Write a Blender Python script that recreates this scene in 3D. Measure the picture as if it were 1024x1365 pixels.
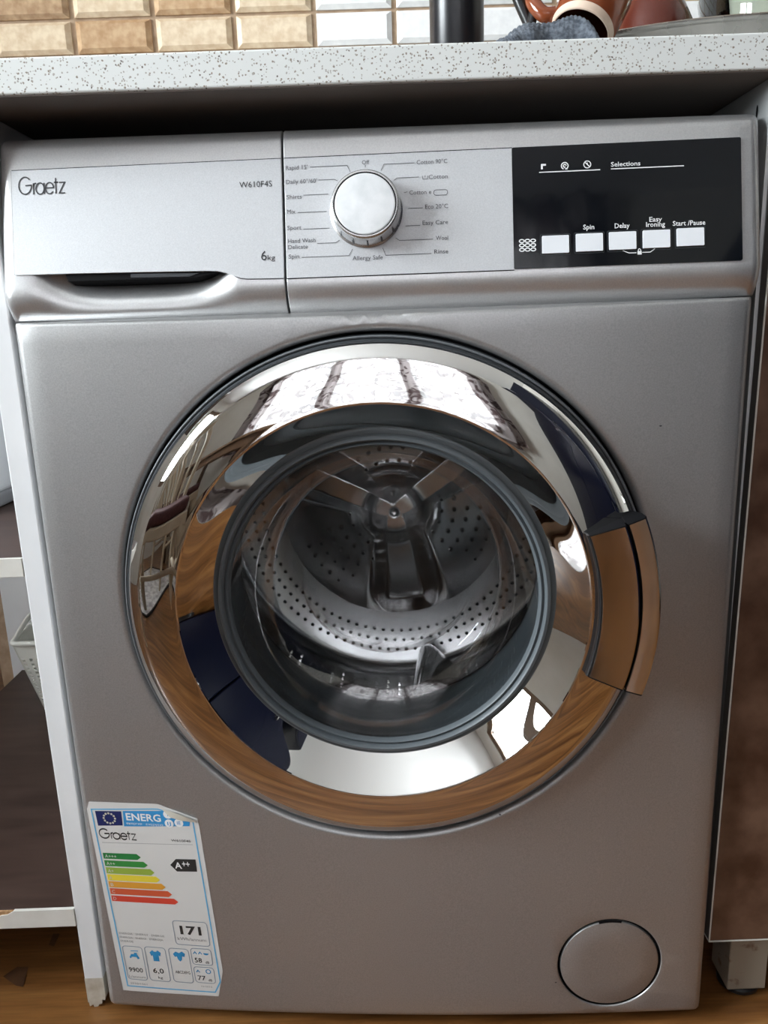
import bpy, bmesh, math, random
from mathutils import Vector, Matrix
from mathutils.geometry import delaunay_2d_cdt
random.seed(7)
PI = math.pi
SC = bpy.context.scene
COL = SC.collection
for o in list(bpy.data.objects):
    bpy.data.objects.remove(o, do_unlink=True)

# ------------------------------------------------------------------ camera
cd = bpy.data.cameras.new('camera')
cam = bpy.data.objects.new('camera', cd)
COL.objects.link(cam)
cd.sensor_fit = 'VERTICAL'
cd.sensor_height = 36.0
cd.lens = 1026.12 / 1365.0 * 36.0
cd.clip_start = 0.02
# columns: right, forward, up
R_ = ((0.9993788, 0.00260981, 0.03514551),
      (-0.01069106, 0.97271089, 0.2317741),
      (-0.03358154, -0.23200586, 0.97213454))
cam.matrix_world = Matrix(((R_[0][0], R_[0][2], -R_[0][1], 0.00062),
                           (R_[1][0], R_[1][2], -R_[1][1], -0.63606),
                           (R_[2][0], R_[2][2], -R_[2][1], 0.67952),
                           (0, 0, 0, 1)))
SC.camera = cam

# ------------------------------------------------------------------ world, lights, exposure
W = bpy.data.worlds.new('world')
SC.world = W
W.use_nodes = True
bg = W.node_tree.nodes['Background']
bg.inputs[0].default_value = (0.80, 0.90, 1.0, 1)
bg.inputs[1].default_value = 1.0


def area(name, loc, rot, sx, sy, power, col):
    l = bpy.data.lights.new(name, 'AREA')
    l.shape = 'RECTANGLE'
    l.size, l.size_y, l.energy, l.color = sx, sy, power, col
    o = bpy.data.objects.new(name, l)
    COL.objects.link(o)
    o.location, o.rotation_euler = loc, rot
    return o


# daylight through the two windows; side one boosted as fill the ring barely mirrors
area('daylight_back_window', (-0.35, -2.95, 1.58), (math.radians(90), 0, 0), 2.1, 1.75, 105, (0.90, 0.955, 1.0))
area('daylight_side_window', (-2.45, -0.75, 1.65), (math.radians(90), 0, math.radians(-90)), 1.3, 1.3, 140, (0.91, 0.96, 1.0))
vs = SC.view_settings
vs.view_transform = 'Standard'
vs.look = 'None'
vs.exposure = 1.05
vs.gamma = 1.0
vs.use_curve_mapping = False


# ------------------------------------------------------------------ materials
def mat(name, col, rough=0.5, metal=0.0, **kw):
    m = bpy.data.materials.new(name)
    m.use_nodes = True
    b = m.node_tree.nodes['Principled BSDF']
    b.inputs['Base Color'].default_value = (*col, 1)
    b.inputs['Roughness'].default_value = rough
    b.inputs['Metallic'].default_value = metal
    for k, v in kw.items():
        b.inputs[k.replace('_', ' ')].default_value = v
    return m


def nodes(m):
    return m.node_tree.nodes, m.node_tree.links, m.node_tree.nodes['Principled BSDF']


def mottle(m, c1, c2, scale, detail=4, lo=0.35, hi=0.65, bump=0.0, stretch=(1, 1, 1), bscale=None, rough=None):
    n, l, b = nodes(m)
    tc = n.new('ShaderNodeTexCoord')
    mp = n.new('ShaderNodeMapping')
    mp.inputs['Scale'].default_value = stretch
    nz = n.new('ShaderNodeTexNoise')
    nz.inputs['Scale'].default_value = scale
    nz.inputs['Detail'].default_value = detail
    cr = n.new('ShaderNodeValToRGB')
    cr.color_ramp.elements[0].position = lo
    cr.color_ramp.elements[1].position = hi
    cr.color_ramp.elements[0].color = (*c1, 1)
    cr.color_ramp.elements[1].color = (*c2, 1)
    l.new(tc.outputs['Object'], mp.inputs[0])
    l.new(mp.outputs[0], nz.inputs['Vector'])
    l.new(nz.outputs[0], cr.inputs[0])
    l.new(cr.outputs[0], b.inputs['Base Color'])
    if bump:
        bp = n.new('ShaderNodeBump')
        bp.inputs['Strength'].default_value = bump
        bp.inputs['Distance'].default_value = 0.001
        if bscale:
            nz2 = n.new('ShaderNodeTexNoise')
            nz2.inputs['Scale'].default_value = bscale
            nz2.inputs['Detail'].default_value = 5
            l.new(mp.outputs[0], nz2.inputs['Vector'])
            l.new(nz2.outputs[0], bp.inputs['Height'])
        else:
            l.new(nz.outputs[0], bp.inputs['Height'])
        l.new(bp.outputs[0], b.inputs['Normal'])
    if rough:
        mr = n.new('ShaderNodeMapRange')
        mr.inputs[3].default_value, mr.inputs[4].default_value = rough
        l.new(nz.outputs[0], mr.inputs[0])
        l.new(mr.outputs[0], b.inputs['Roughness'])
    return m


M = {}
M['silver'] = mottle(mat('silver_paint', (.42, .42, .42), .42, .78), (.41, .41, .41), (.50, .50, .50), 900, 2, .3, .7, rough=(.34, .43))
M['console'] = mottle(mat('console_silver', (.6, .6, .6), .36, .82), (.60, .60, .605), (.68, .68, .68), 900, 2, .3, .7)
M['fascia'] = mottle(mat('fascia_silver', (.58, .59, .60), .5, .4), (.54, .55, .565), (.62, .63, .645), 1100, 2, .3, .7)
M['chrome'] = mat('chrome', (.80, .79, .775), .015, 1.0)
M['chrome_h'] = mottle(mat('handle_chrome', (.8, .79, .78), .06, 1.0), (.80, .78, .76), (.84, .82, .80), 60, 5, .3, .7, rough=(.03, .16))
M['knob'] = mottle(mat('knob_silver', (.72, .74, .75), .5, .15), (.68, .70, .71), (.80, .81, .82), 70, 5, .35, .65)
M['knob_side'] = mat('knob_chrome', (.66, .66, .66), .24, .9)
M['black'] = mat('black_gap', (.006, .006, .007), .7, 0, Specular_IOR_Level=.08)
M['darkgrey'] = mat('dark_grey_plastic', (.045, .05, .055), .35)
M['rimgrey'] = mat('grey_plastic_rim', (.16, .17, .18), .3)
M['display'] = mat('black_display', (.004, .005, .007), .05, 0, Specular_IOR_Level=.36)
M['print'] = mat('grey_print', (.09, .09, .10), .6)
M['logo'] = mat('dark_print', (.03, .03, .035), .5)
M['white'] = mat('white_print', (.82, .82, .82), .5)
M['button'] = mat('white_button', (.78, .80, .83), .45)
M['rubber'] = mat('grey_rubber_gasket', (.10, .115, .125), .42)
M['drum'] = mottle(mat('drum_steel', (.6, .6, .6), .2, 1.0), (.50, .50, .505), (.64, .64, .64), 6, 3, .3, .7, rough=(.12, .26))
M['hole'] = mat('drum_hole', (.012, .012, .013), .5)
M['dimple'] = mat('dimple_steel', (.85, .85, .85), .12, 1.0)
M['liftr'] = mat('lifter_steel', (.78, .78, .78), .16, 1.0)
M['panelw'] = mottle(mat('white_laminate', (.84, .85, .86), .4), (.80, .815, .83), (.86, .87, .88), 14, 3, .3, .7)
M['edgew'] = mottle(mat('cream_edge_band', (.76, .75, .70), .45), (.68, .66, .60), (.80, .79, .74), 25, 4, .3, .7)
M['dirty'] = mottle(mat('stained_laminate', (.6, .55, .46), .6), (.42, .36, .27), (.68, .64, .56), 60, 5, .3, .7)
M['chip'] = mottle(mat('particle_board', (.45, .25, .11), .9), (.30, .15, .06), (.58, .36, .18), 220, 4, .3, .7, bump=.6)
M['shelfbrown'] = mottle(mat('dark_brown_laminate', (.05, .03, .022), .5), (.042, .022, .016), (.072, .041, .031), 9, 5, .3, .7, stretch=(1, 6, 1))
M['doorbrown'] = mottle(mat('brown_marbled_laminate', (.14, .07, .04), .5), (.072, .032, .018), (.190, .108, .070), 26, 9, .34, .68, rough=(.35, .55), bump=.1)
M['shadelam'] = mottle(mat('shaded_carcass_laminate', (.3, .31, .31), .45), (.28, .29, .29), (.34, .35, .35), 14, 3)  # white panel darkened: shade of the gap put into its colour
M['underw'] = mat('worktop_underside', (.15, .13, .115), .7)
M['darkin_shade'] = mat('dark_inside_and_edge_shade', (.12, .11, .10), .8)  # cabinet inside, and the shade painted on the door's side edge
M['legw'] = mottle(mat('aged_leg_paint', (.3, .26, .2), .6), (.13, .06, .03), (.30, .26, .205), 75, 6, .28, .42)  # shade under the cabinet put into the colour, besides rust flecks
M['blackpl'] = mat('black_plastic', (.012, .012, .013), .3)
M['bottle'] = mat('matt_black_bottle', (.010, .010, .012), .28)
M['mug'] = mottle(mat('red_brown_glaze', (.22, .055, .02), .12), (.17, .04, .015), (.27, .075, .028), 12, 4, .3, .7)
M['mug2'] = mat('dark_red_glaze', (.09, .018, .010), .15)
M['mugrim'] = mottle(mat('unglazed_rim', (.62, .47, .36), .7), (.55, .40, .30), (.68, .54, .43), 40, 3)
M['mugin'] = mat('mug_inside', (.13, .034, .017), .25)
M['steel'] = mottle(mat('tray_steel', (.45, .44, .42), .26, 1.0), (.36, .355, .34), (.50, .49, .47), 30, 4, .3, .7, rough=(.2, .36))
M['plastic'] = mat('cream_plastic', (.74, .73, .66), .4)
M['app'] = mat('white_enamel', (.86, .87, .89), .25)
M['appgrey'] = mat('grey_plastic_base', (.30, .30, .31), .45)
M['ceil'] = mat('ceiling_paint', (.87, .87, .86), .9)
M['wallp'] = mottle(mat('cream_wall_paint', (.68, .66, .61), .9), (.65, .63, .58), (.72, .70, .655), 3, 3)
M['grout'] = mottle(mat('tan_grout', (.42, .30, .20), .9), (.36, .25, .16), (.48, .35, .24), 60, 4)
M['bluegrey'] = mat('cloth', (.1, .11, .12), .95)
M['fridge'] = mat('navy_black_gloss', (.003, .004, .011), .2, 0, Specular_IOR_Level=.16)
M['chairw'] = mottle(mat('beige_painted_wood', (.42, .35, .26), .4), (.38, .31, .225), (.46, .385, .29), 12, 4)
M['seat'] = mottle(mat('maroon_fabric', (.06, .02, .022), .9), (.05, .016, .018), (.08, .03, .03), 60, 4)
M['winframe'] = mottle(mat('brown_window_wood', (.16, .095, .055), .4), (.13, .075, .042), (.20, .125, .075), 8, 5, stretch=(1, 1, .2))
M['tablew'] = mottle(mat('table_wood', (.16, .09, .05), .35), (.12, .065, .035), (.2, .12, .07), 8, 5)
M['rug'] = mottle(mat('pale_mat', (.5, .48, .47), .95), (.34, .32, .32), (.66, .64, .63), 16, 4)
M['dark_hem'] = mat('dark_mat_hem', (.03, .025, .025), .9)

# worktop: white with brown and grey specks
m = mat('speckled_worktop', (.76, .78, .76), .32)
n, l, b = nodes(m)
tc = n.new('ShaderNodeTexCoord')
last = None
for sc, th, dens, col in ((350, .27, .36, (.29, .25, .20)), (480, .33, .36, (.42, .40, .36)), (260, .18, .28, (.15, .13, .11))):
    nz = n.new('ShaderNodeTexNoise'); nz.inputs['Scale'].default_value = 300
    mx0 = n.new('ShaderNodeMixRGB'); mx0.inputs[0].default_value = .0022
    v = n.new('ShaderNodeTexVoronoi')
    v.inputs['Scale'].default_value = sc
    l.new(tc.outputs['Object'], mx0.inputs[1]); l.new(nz.outputs['Color'], mx0.inputs[2])
    l.new(tc.outputs['Object'], nz.inputs['Vector'])
    l.new(mx0.outputs[0], v.inputs['Vector'])
    lt = n.new('ShaderNodeMath'); lt.operation = 'LESS_THAN'; lt.inputs[1].default_value = th
    l.new(v.outputs['Distance'], lt.inputs[0])
    sp = n.new('ShaderNodeSeparateColor'); l.new(v.outputs['Color'], sp.inputs[0])
    lt2 = n.new('ShaderNodeMath'); lt2.operation = 'LESS_THAN'; lt2.inputs[1].default_value = dens
    l.new(sp.outputs[0], lt2.inputs[0])
    mu = n.new('ShaderNodeMath'); mu.operation = 'MULTIPLY'
    l.new(lt.outputs[0], mu.inputs[0]); l.new(lt2.outputs[0], mu.inputs[1])
    mx = n.new('ShaderNodeMixRGB')
    mx.inputs[2].default_value = (*col, 1)
    if last is None:
        mx.inputs[1].default_value = (.76, .78, .76, 1)
    else:
        l.new(last.outputs[0], mx.inputs[1])
    l.new(mu.outputs[0], mx.inputs[0])
    last = mx
l.new(last.outputs[0], b.inputs['Base Color'])
M['worktop'] = m

# wood floor
m = mat('wood_floor', (.3, .15, .05), .3)
n, l, b = nodes(m)
tc = n.new('ShaderNodeTexCoord')
mp = n.new('ShaderNodeMapping'); mp.inputs['Scale'].default_value = (1.6, 14, 1); mp.inputs['Rotation'].default_value = (0, 0, math.radians(14))
n1 = n.new('ShaderNodeTexNoise'); n1.inputs['Scale'].default_value = 2.2; n1.inputs['Detail'].default_value = 8; n1.inputs['Distortion'].default_value = .8
cr = n.new('ShaderNodeValToRGB')
e = cr.color_ramp.elements
e[0].position, e[0].color = .28, (.085, .031, .008, 1)
e[1].position, e[1].color = .74, (.30, .142, .046, 1)
k = cr.color_ramp.elements.new(.52); k.color = (.19, .078, .022, 1)
mp2 = n.new('ShaderNodeMapping'); mp2.inputs['Scale'].default_value = (6, 120, 1); mp2.inputs['Rotation'].default_value = (0, 0, math.radians(14))
n2 = n.new('ShaderNodeTexNoise'); n2.inputs['Scale'].default_value = 3; n2.inputs['Detail'].default_value = 4
mx = n.new('ShaderNodeMixRGB'); mx.blend_type = 'OVERLAY'; mx.inputs[0].default_value = .45
l.new(tc.outputs['Object'], mp.inputs[0]); l.new(tc.outputs['Object'], mp2.inputs[0])
l.new(mp.outputs[0], n1.inputs['Vector']); l.new(mp2.outputs[0], n2.inputs['Vector'])
l.new(n1.outputs[0], cr.inputs[0]); l.new(cr.outputs[0], mx.inputs[1]); l.new(n2.outputs[0], mx.inputs[2])
l.new(mx.outputs[0], b.inputs['Base Color'])
M['floor'] = m
M['floormark'] = mottle(mat('dark_floor_mark', (.07, .03, .012), .5), (.055, .022, .010), (.095, .042, .018), 40, 5)


def tile_mat(name, c1, c2, bump, rough):
    return mottle(mat(name, c1, rough), c1, c2, 75, 6, .36, .64, bump=bump, bscale=130)


M['tile_light'] = tile_mat('tile_light_beige', (.62, .47, .32), (.76, .63, .46), .55, .22)
M['tile_tan'] = tile_mat('tile_tan', (.44, .27, .145), (.58, .40, .24), .55, .22)
M['tile_brown'] = tile_mat('tile_brown', (.36, .225, .13), (.52, .36, .22), .6, .22)
M['tile_white'] = tile_mat('tile_white', (.80, .80, .80), (.88, .88, .87), .2, .12)


# clear glass for a door bowl: fresnel reflection over a clear, lightly tinted body
def clear_glass(name, tint, rough=0.0, ior=1.5, tintmix=1.0):
    m = bpy.data.materials.new(name)
    m.use_nodes = True
    n, l = m.node_tree.nodes, m.node_tree.links
    n.clear()
    o = n.new('ShaderNodeOutputMaterial')
    tr = n.new('ShaderNodeBsdfTransparent'); tr.inputs[0].default_value = (*tint, 1)
    gl = n.new('ShaderNodeBsdfGlossy'); gl.inputs['Roughness'].default_value = rough
    fr = n.new('ShaderNodeFresnel'); fr.inputs[0].default_value = ior
    mx = n.new('ShaderNodeMixShader')
    sc_ = n.new('ShaderNodeMath'); sc_.operation = 'MULTIPLY'; sc_.inputs[1].default_value = tintmix
    l.new(fr.outputs[0], sc_.inputs[0]); l.new(sc_.outputs[0], mx.inputs[0]); l.new(tr.outputs[0], mx.inputs[1]); l.new(gl.outputs[0], mx.inputs[2])
    l.new(mx.outputs[0], o.inputs[0])
    return m


M['glass'] = clear_glass('door_glass', (.93, .95, .96), 0.0, 1.5, .5)
M['pane'] = clear_glass('window_glass', (.97, .98, .98))
M['gbowl'] = clear_glass('green_tint_glass', (.80, .84, .76), .02, 1.6)
# sheer curtain with a floral print
m = bpy.data.materials.new('sheer_floral_curtain')
m.use_nodes = True
n, l = m.node_tree.nodes, m.node_tree.links
n.clear()
o = n.new('ShaderNodeOutputMaterial'); tr = n.new('ShaderNodeBsdfTransparent')
df = n.new('ShaderNodeBsdfDiffuse'); tl = n.new('ShaderNodeBsdfTranslucent')
ad = n.new('ShaderNodeMixShader'); mx = n.new('ShaderNodeMixShader')
tc = n.new('ShaderNodeTexCoord'); nz = n.new('ShaderNodeTexNoise'); nz.inputs['Scale'].default_value = 5.5; nz.inputs['Detail'].default_value = 3; nz.inputs['Distortion'].default_value = 1.5
cr = n.new('ShaderNodeValToRGB')
cr.color_ramp.elements[0].position, cr.color_ramp.elements[0].color = .42, (.085, .06, .06, 1)
cr.color_ramp.elements[1].position, cr.color_ramp.elements[1].color = .50, (.40, .36, .36, 1)
l.new(tc.outputs['Object'], nz.inputs['Vector']); l.new(nz.outputs[0], cr.inputs[0])
l.new(cr.outputs[0], df.inputs[0]); l.new(cr.outputs[0], tl.inputs[0])
ad.inputs[0].default_value = .5
l.new(df.outputs[0], ad.inputs[1]); l.new(tl.outputs[0], ad.inputs[2])
mx.inputs[0].default_value = .95
l.new(tr.outputs[0], mx.inputs[1]); l.new(ad.outputs[0], mx.inputs[2]); l.new(mx.outputs[0], o.inputs[0])
M['curtain'] = m

for nm, c in dict(navy=(.012, .022, .11), enblue=(.035, .27, .58), frameblue=(.12, .42, .68), paper=(.66, .65, .63), boxgrey=(.25, .30, .36),
                  g1=(.02, .20, .05), g2=(.04, .25, .05), g3=(.30, .42, .06), g4=(.78, .62, .05), g5=(.72, .33, .04), g6=(.60, .10, .04), g7=(.62, .06, .035),
                  icon=(.03, .26, .52), ink=(.03, .03, .03), inkgrey=(.28, .28, .28), tape=(.70, .66, .50), curl=(.66, .63, .54)).items():
    M['L_' + nm] = mat('label_' + nm, c, .4)


# ------------------------------------------------------------------ builders
def tag(o, label=None, cat=None, group=None, kind=None):
    for k_, v_ in (('label', label), ('category', cat), ('group', group), ('kind', kind)):
        if v_:
            o[k_] = v_
    return o


def link(name, me, m=None, parent=None, smooth=False, loc=None):
    o = bpy.data.objects.new(name, me)
    COL.objects.link(o)
    if m is not None and not me.materials:
        for q in (m if isinstance(m, (list, tuple)) else [m]):
            me.materials.append(q)
    if parent is not None:
        o.parent = parent
    if loc is not None:
        o.location = loc
    if smooth:
        for p in me.polygons:
            p.use_smooth = True
    return o


def mesh(name, V, F, m=None, parent=None, smooth=False, recalc=True, weld=False):
    me = bpy.data.meshes.new(name)
    me.from_pydata([tuple(v) for v in V], [], F)
    if recalc or weld:
        bm = bmesh.new(); bm.from_mesh(me)
        if weld:
            bmesh.ops.remove_doubles(bm, verts=bm.verts, dist=1e-6)
        if recalc:
            bmesh.ops.recalc_face_normals(bm, faces=bm.faces)
        bm.to_mesh(me); bm.free()
    me.update()
    return link(name, me, m, parent, smooth)


def empty(name, loc=(0, 0, 0), rz=0.0):
    o = bpy.data.objects.new(name, None)
    COL.objects.link(o)
    o.location = loc
    o.rotation_euler = (0, 0, rz)
    o.empty_display_size = .05
    return o


def bm_box(bm, x0, x1, y0, y1, z0, z1, bev=0.0, seg=2):
    vs_ = [bm.verts.new(p) for p in ((x0, y0, z0), (x1, y0, z0), (x1, y1, z0), (x0, y1, z0), (x0, y0, z1), (x1, y0, z1), (x1, y1, z1), (x0, y1, z1))]
    fs = [bm.faces.new([vs_[i] for i in q]) for q in ((3, 2, 1, 0), (4, 5, 6, 7), (0, 1, 5, 4), (1, 2, 6, 5), (2, 3, 7, 6), (3, 0, 4, 7))]
    if bev:
        es = list({e for f in fs for e in f.edges})
        bmesh.ops.bevel(bm, geom=es, offset=bev, segments=seg, affect='EDGES', profile=.5)


def box(name, x0, x1, y0, y1, z0, z1, m, parent=None, bev=0.0015, seg=2):
    bm = bmesh.new()
    bm_box(bm, x0, x1, y0, y1, z0, z1, bev, seg)
    me = bpy.data.meshes.new(name)
    bm.to_mesh(me); bm.free()
    return link(name, me, m, parent)


def lathe_data(prof, axis='y', cx=0, cz=0, n=96, a0=0.0, a1=2 * PI, close=False):
    """prof: (radius, height along axis). axis y: circle in x,z."""
    V, F = [], []
    full = abs(a1 - a0 - 2 * PI) < 1e-6
    cols = n if full else n + 1
    for i in range(cols):
        a = a0 + (a1 - a0) * i / n
        for r, h in prof:
            if axis == 'y':
                V.append((cx + r * math.cos(a), h, cz + r * math.sin(a)))
            else:
                V.append((cx + r * math.cos(a), cz + r * math.sin(a), h))
    P = len(prof)
    for i in range(n):
        j = (i + 1) % cols
        for k_ in range(P - 1 + (1 if close else 0)):
            k2 = (k_ + 1) % P
            F.append((i * P + k_, j * P + k_, j * P + k2, i * P + k2))
    return V, F


def lathe(name, prof, m, parent=None, axis='y', cx=0, cz=0, n=96, smooth=True, close=False, sharp=35):
    V, F = lathe_data(prof, axis, cx, cz, n, close=close)
    o = mesh(name, V, F, m, parent, smooth, weld=True)
    if smooth and sharp:
        o.data.set_sharp_from_angle(angle=math.radians(sharp))
    return o


def tube_data(pts, rad, n=10, cap=True):
    pts = [Vector(p) for p in pts]
    V, F = [], []
    up = Vector((0.13, 0.31, 0.94)).normalized()
    prev = None
    for i, p in enumerate(pts):
        t = (pts[min(i + 1, len(pts) - 1)] - pts[max(i - 1, 0)]).normalized()
        if prev is None:
            a = t.cross(up)
            if a.length < .1:
                a = t.cross(Vector((1, 0, 0)))
        else:
            a = prev - t * prev.dot(t)
        a.normalize(); prev = a
        b_ = t.cross(a)
        r = rad[i] if isinstance(rad, (list, tuple)) else rad
        for k_ in range(n):
            an = 2 * PI * k_ / n
            V.append(p + (a * math.cos(an) + b_ * math.sin(an)) * r)
    for i in range(len(pts) - 1):
        for k_ in range(n):
            F.append((i * n + k_, i * n + (k_ + 1) % n, (i + 1) * n + (k_ + 1) % n, (i + 1) * n + k_))
    if cap:
        F.append(tuple(range(n))); F.append(tuple(range((len(pts) - 1) * n, len(pts) * n)))
    return V, F


def tube(name, pts, rad, m, parent=None, n=10, smooth=True):
    V, F = tube_data(pts, rad, n)
    o = mesh(name, V, F, m, parent, smooth)
    o.data.set_sharp_from_angle(angle=math.radians(60))
    return o


def smooth_path(pts, k_=6):
    P = [Vector(p) for p in pts]
    out = []
    for i in range(len(P) - 1):
        p0, p1, p2, p3 = P[max(i - 1, 0)], P[i], P[i + 1], P[min(i + 2, len(P) - 1)]
        for j in range(k_):
            t = j / k_
            out.append(.5 * ((2 * p1) + (-p0 + p2) * t + (2 * p0 - 5 * p1 + 4 * p2 - p3) * t * t + (-p0 + 3 * p1 - 3 * p2 + p3) * t ** 3))
    out.append(P[-1])
    return out


def mapped(name, V2, F, fmap, h, m, parent):
    """flat artwork (u,v) laid on a surface through fmap(u, v, h)"""
    return mesh(name, [fmap(u, v, h) for u, v in V2], F, m, parent, recalc=False)


def poly(name, pts, fmap, h, m, parent, sub=1):
    P = []
    for i in range(len(pts)):
        a, b_ = pts[i], pts[(i + 1) % len(pts)]
        for j in range(sub):
            t = j / sub
            P.append((a[0] + (b_[0] - a[0]) * t, a[1] + (b_[1] - a[1]) * t))
    return mapped(name, P, [tuple(range(len(P)))], fmap, h, m, parent)


def ribbon_data(pts, w, asp=1.0):
    """stroke of width w (v units); asp = size of one u unit over one v unit"""
    P = [Vector((p[0] * asp, p[1])) for p in pts]
    closed = (P[0] - P[-1]).length < 1e-9
    V, F = [], []
    for i, p in enumerate(P):
        a = P[i - 1] if i > 0 else (P[-2] if closed else None)
        c = P[i + 1] if i < len(P) - 1 else (P[1] if closed else None)
        d1 = (p - a).normalized() if a is not None else None
        d2 = (c - p).normalized() if c is not None else None
        d1 = d1 or d2; d2 = d2 or d1
        n1, n2 = Vector((-d1.y, d1.x)), Vector((-d2.y, d2.x))
        q = (n1 + n2)
        q = q.normalized() if q.length > 1e-6 else n1
        s = min(1.0 / max(q.dot(n1), .35), 2.0) * w / 2
        for sg in (1, -1):
            v = p + q * s * sg
            V.append((v.x / asp, v.y))
    for i in range(len(P) - 1):
        F.append((2 * i, 2 * i + 1, 2 * i + 3, 2 * i + 2))
    return V, F


lab_ref = [None]


def ribbons(name, lines, w, fmap, h, m, parent, asp=1.0):
    V, F = [], []
    for ln in lines:
        if fmap is lab_ref[0]:                       # long strokes follow the curved front
            dn = [ln[0]]
            for a, b_ in zip(ln, ln[1:]):
                k_ = max(1, int(math.hypot((b_[0] - a[0]), b_[1] - a[1]) / .05))
                dn += [(a[0] + (b_[0] - a[0]) * j / k_, a[1] + (b_[1] - a[1]) * j / k_) for j in range(1, k_ + 1)]
            ln = dn
        v, f = ribbon_data(ln, w, asp)
        o_ = len(V)
        V += v; F += [tuple(i + o_ for i in q) for q in f]
    return mapped(name, V, F, fmap, h, m, parent)


def arc(cx, cy, rx, ry, a0, a1, n_=20):
    return [(cx + rx * math.cos(math.radians(a0 + (a1 - a0) * i / n_)), cy + ry * math.sin(math.radians(a0 + (a1 - a0) * i / n_))) for i in range(n_ + 1)]


def rrect(x0, x1, y0, y1, rx, ry=None, n_=4):
    ry = ry or rx
    return (arc(x1 - rx, y1 - ry, rx, ry, 0, 90, n_) + arc(x0 + rx, y1 - ry, rx, ry, 90, 180, n_)
            + arc(x0 + rx, y0 + ry, rx, ry, 180, 270, n_) + arc(x1 - rx, y0 + ry, rx, ry, 270, 360, n_))


DG = bpy.context.evaluated_depsgraph_get
_cap = {}


def text_raw(s, bold=0.0):
    c = bpy.data.curves.new('lettering_curve', 'FONT')
    c.body = s
    c.resolution_u = 2
    c.offset = bold
    o = bpy.data.objects.new('lettering_curve', c)
    COL.objects.link(o)
    bpy.context.view_layer.update()
    me = bpy.data.meshes.new_from_object(o.evaluated_get(DG()))
    bpy.data.objects.remove(o)
    V = [(v.co.x, v.co.y) for v in me.vertices]
    F = [tuple(p.vertices) for p in me.polygons]
    bpy.data.meshes.remove(me); bpy.data.curves.remove(c)
    return V, F


CAPH = max(v[1] for v in text_raw('H')[0])


def text(name, s, x0, x1, base, cap, fmap, h, m, parent, bold=0.0):
    V, F = text_raw(s, bold)
    a, b_ = min(v[0] for v in V), max(v[0] for v in V)
    V = [(x0 + (v[0] - a) / (b_ - a) * (x1 - x0), base + v[1] / CAPH * cap) for v in V]
    return mapped(name, V, F, fmap, h, m, parent)


def plate(xs, zs, holes, circles, yf, zmap=None, inside=None):
    """triangulated sheet on the lattice xs*zs with round holes; circles add rings of points"""
    pts, edges = [], []
    for x in xs:
        for z in zs:
            zz = zmap(x, z) if zmap else z
            if any(math.hypot(x - c[0], zz - c[1]) < c[2] + c[3] for c in holes):
                continue
            pts.append((x, zz))
    nb = []
    for cx_, cz_, r, nseg, cons in circles:
        st = len(pts)
        for i in range(nseg):
            a = 2 * PI * i / nseg
            pts.append((cx_ + r * math.cos(a), cz_ + r * math.sin(a)))
        if cons:
            edges += [(st + i, st + (i + 1) % nseg) for i in range(nseg)]
    r = delaunay_2d_cdt([Vector(p) for p in pts], edges, [], 0, 1e-7)
    V = [(v.x, v.y) for v in r[0]]
    F = []
    for f in r[2]:
        gx = sum(V[i][0] for i in f) / len(f); gz = sum(V[i][1] for i in f) / len(f)
        if any(math.hypot(gx - c[0], gz - c[1]) < c[2] for c in holes):
            continue
        if inside and not inside(gx, gz):
            continue
        F.append(tuple(f))
    return [(x, yf(x, z), z) for x, z in V], F


def fold(d, r):
    if d >= r:
        return 0.0
    d = max(d, 0.0)
    return r - math.sqrt(max(r * r - (r - d) ** 2, 0.0))


# ================================================================== SETTING (kitchen axes: front of the worktop at y=0)
def struct(o):
    o['kind'] = 'structure'
    return o


floor = struct(box('floor', -2.3, 1.75, -2.7, 2.2, -.06, 0, M['floor'], bev=0))
struct(box('ceiling', -2.35, 1.8, -2.75, 2.25, 2.5, 2.56, M['ceil'], bev=0))
struct(box('wall_right', 1.75, 1.83, -2.7, 2.2, 0, 2.5, M['wallp'], bev=0))


def wall_with_hole(name, axis, pos, th, a0, a1, h0, h1, z0, z1):
    """wall along x (axis 'x') or y with one window opening a: h0..h1"""
    bm = bmesh.new()
    for s0, s1, q0, q1 in ((a0, h0, 0, 2.5), (h1, a1, 0, 2.5), (h0, h1, 0, z0), (h0, h1, z1, 2.5)):
        if axis == 'x':
            bm_box(bm, s0, s1, pos, pos + th, q0, q1)
        else:
            bm_box(bm, pos, pos + th, s0, s1, q0, q1)
    me = bpy.data.meshes.new(name)
    bm.to_mesh(me); bm.free()
    return struct(link(name, me, M['wallp']))


wall_with_hole('wall_back', 'x', -2.78, .1, -2.3, 1.75, -1.35, .65, .72, 2.42)
wall_with_hole('wall_left', 'y', -2.38, .1, -2.7, 2.2, -1.35, -.15, 1.0, 2.25)
struct(box('wall_hall', -2.3, 1.75, 2.2, 2.28, 0, 2.5, M['wallp'], bev=0))
wall_front = struct(box('wall_front', -.68, 1.75, .626, .74, 0, 2.5, M['grout'], bev=0))

# tiles: one mesh per colour, each tile an object of the wall
TW, TH, TD = .1095, .0425, .008


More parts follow.
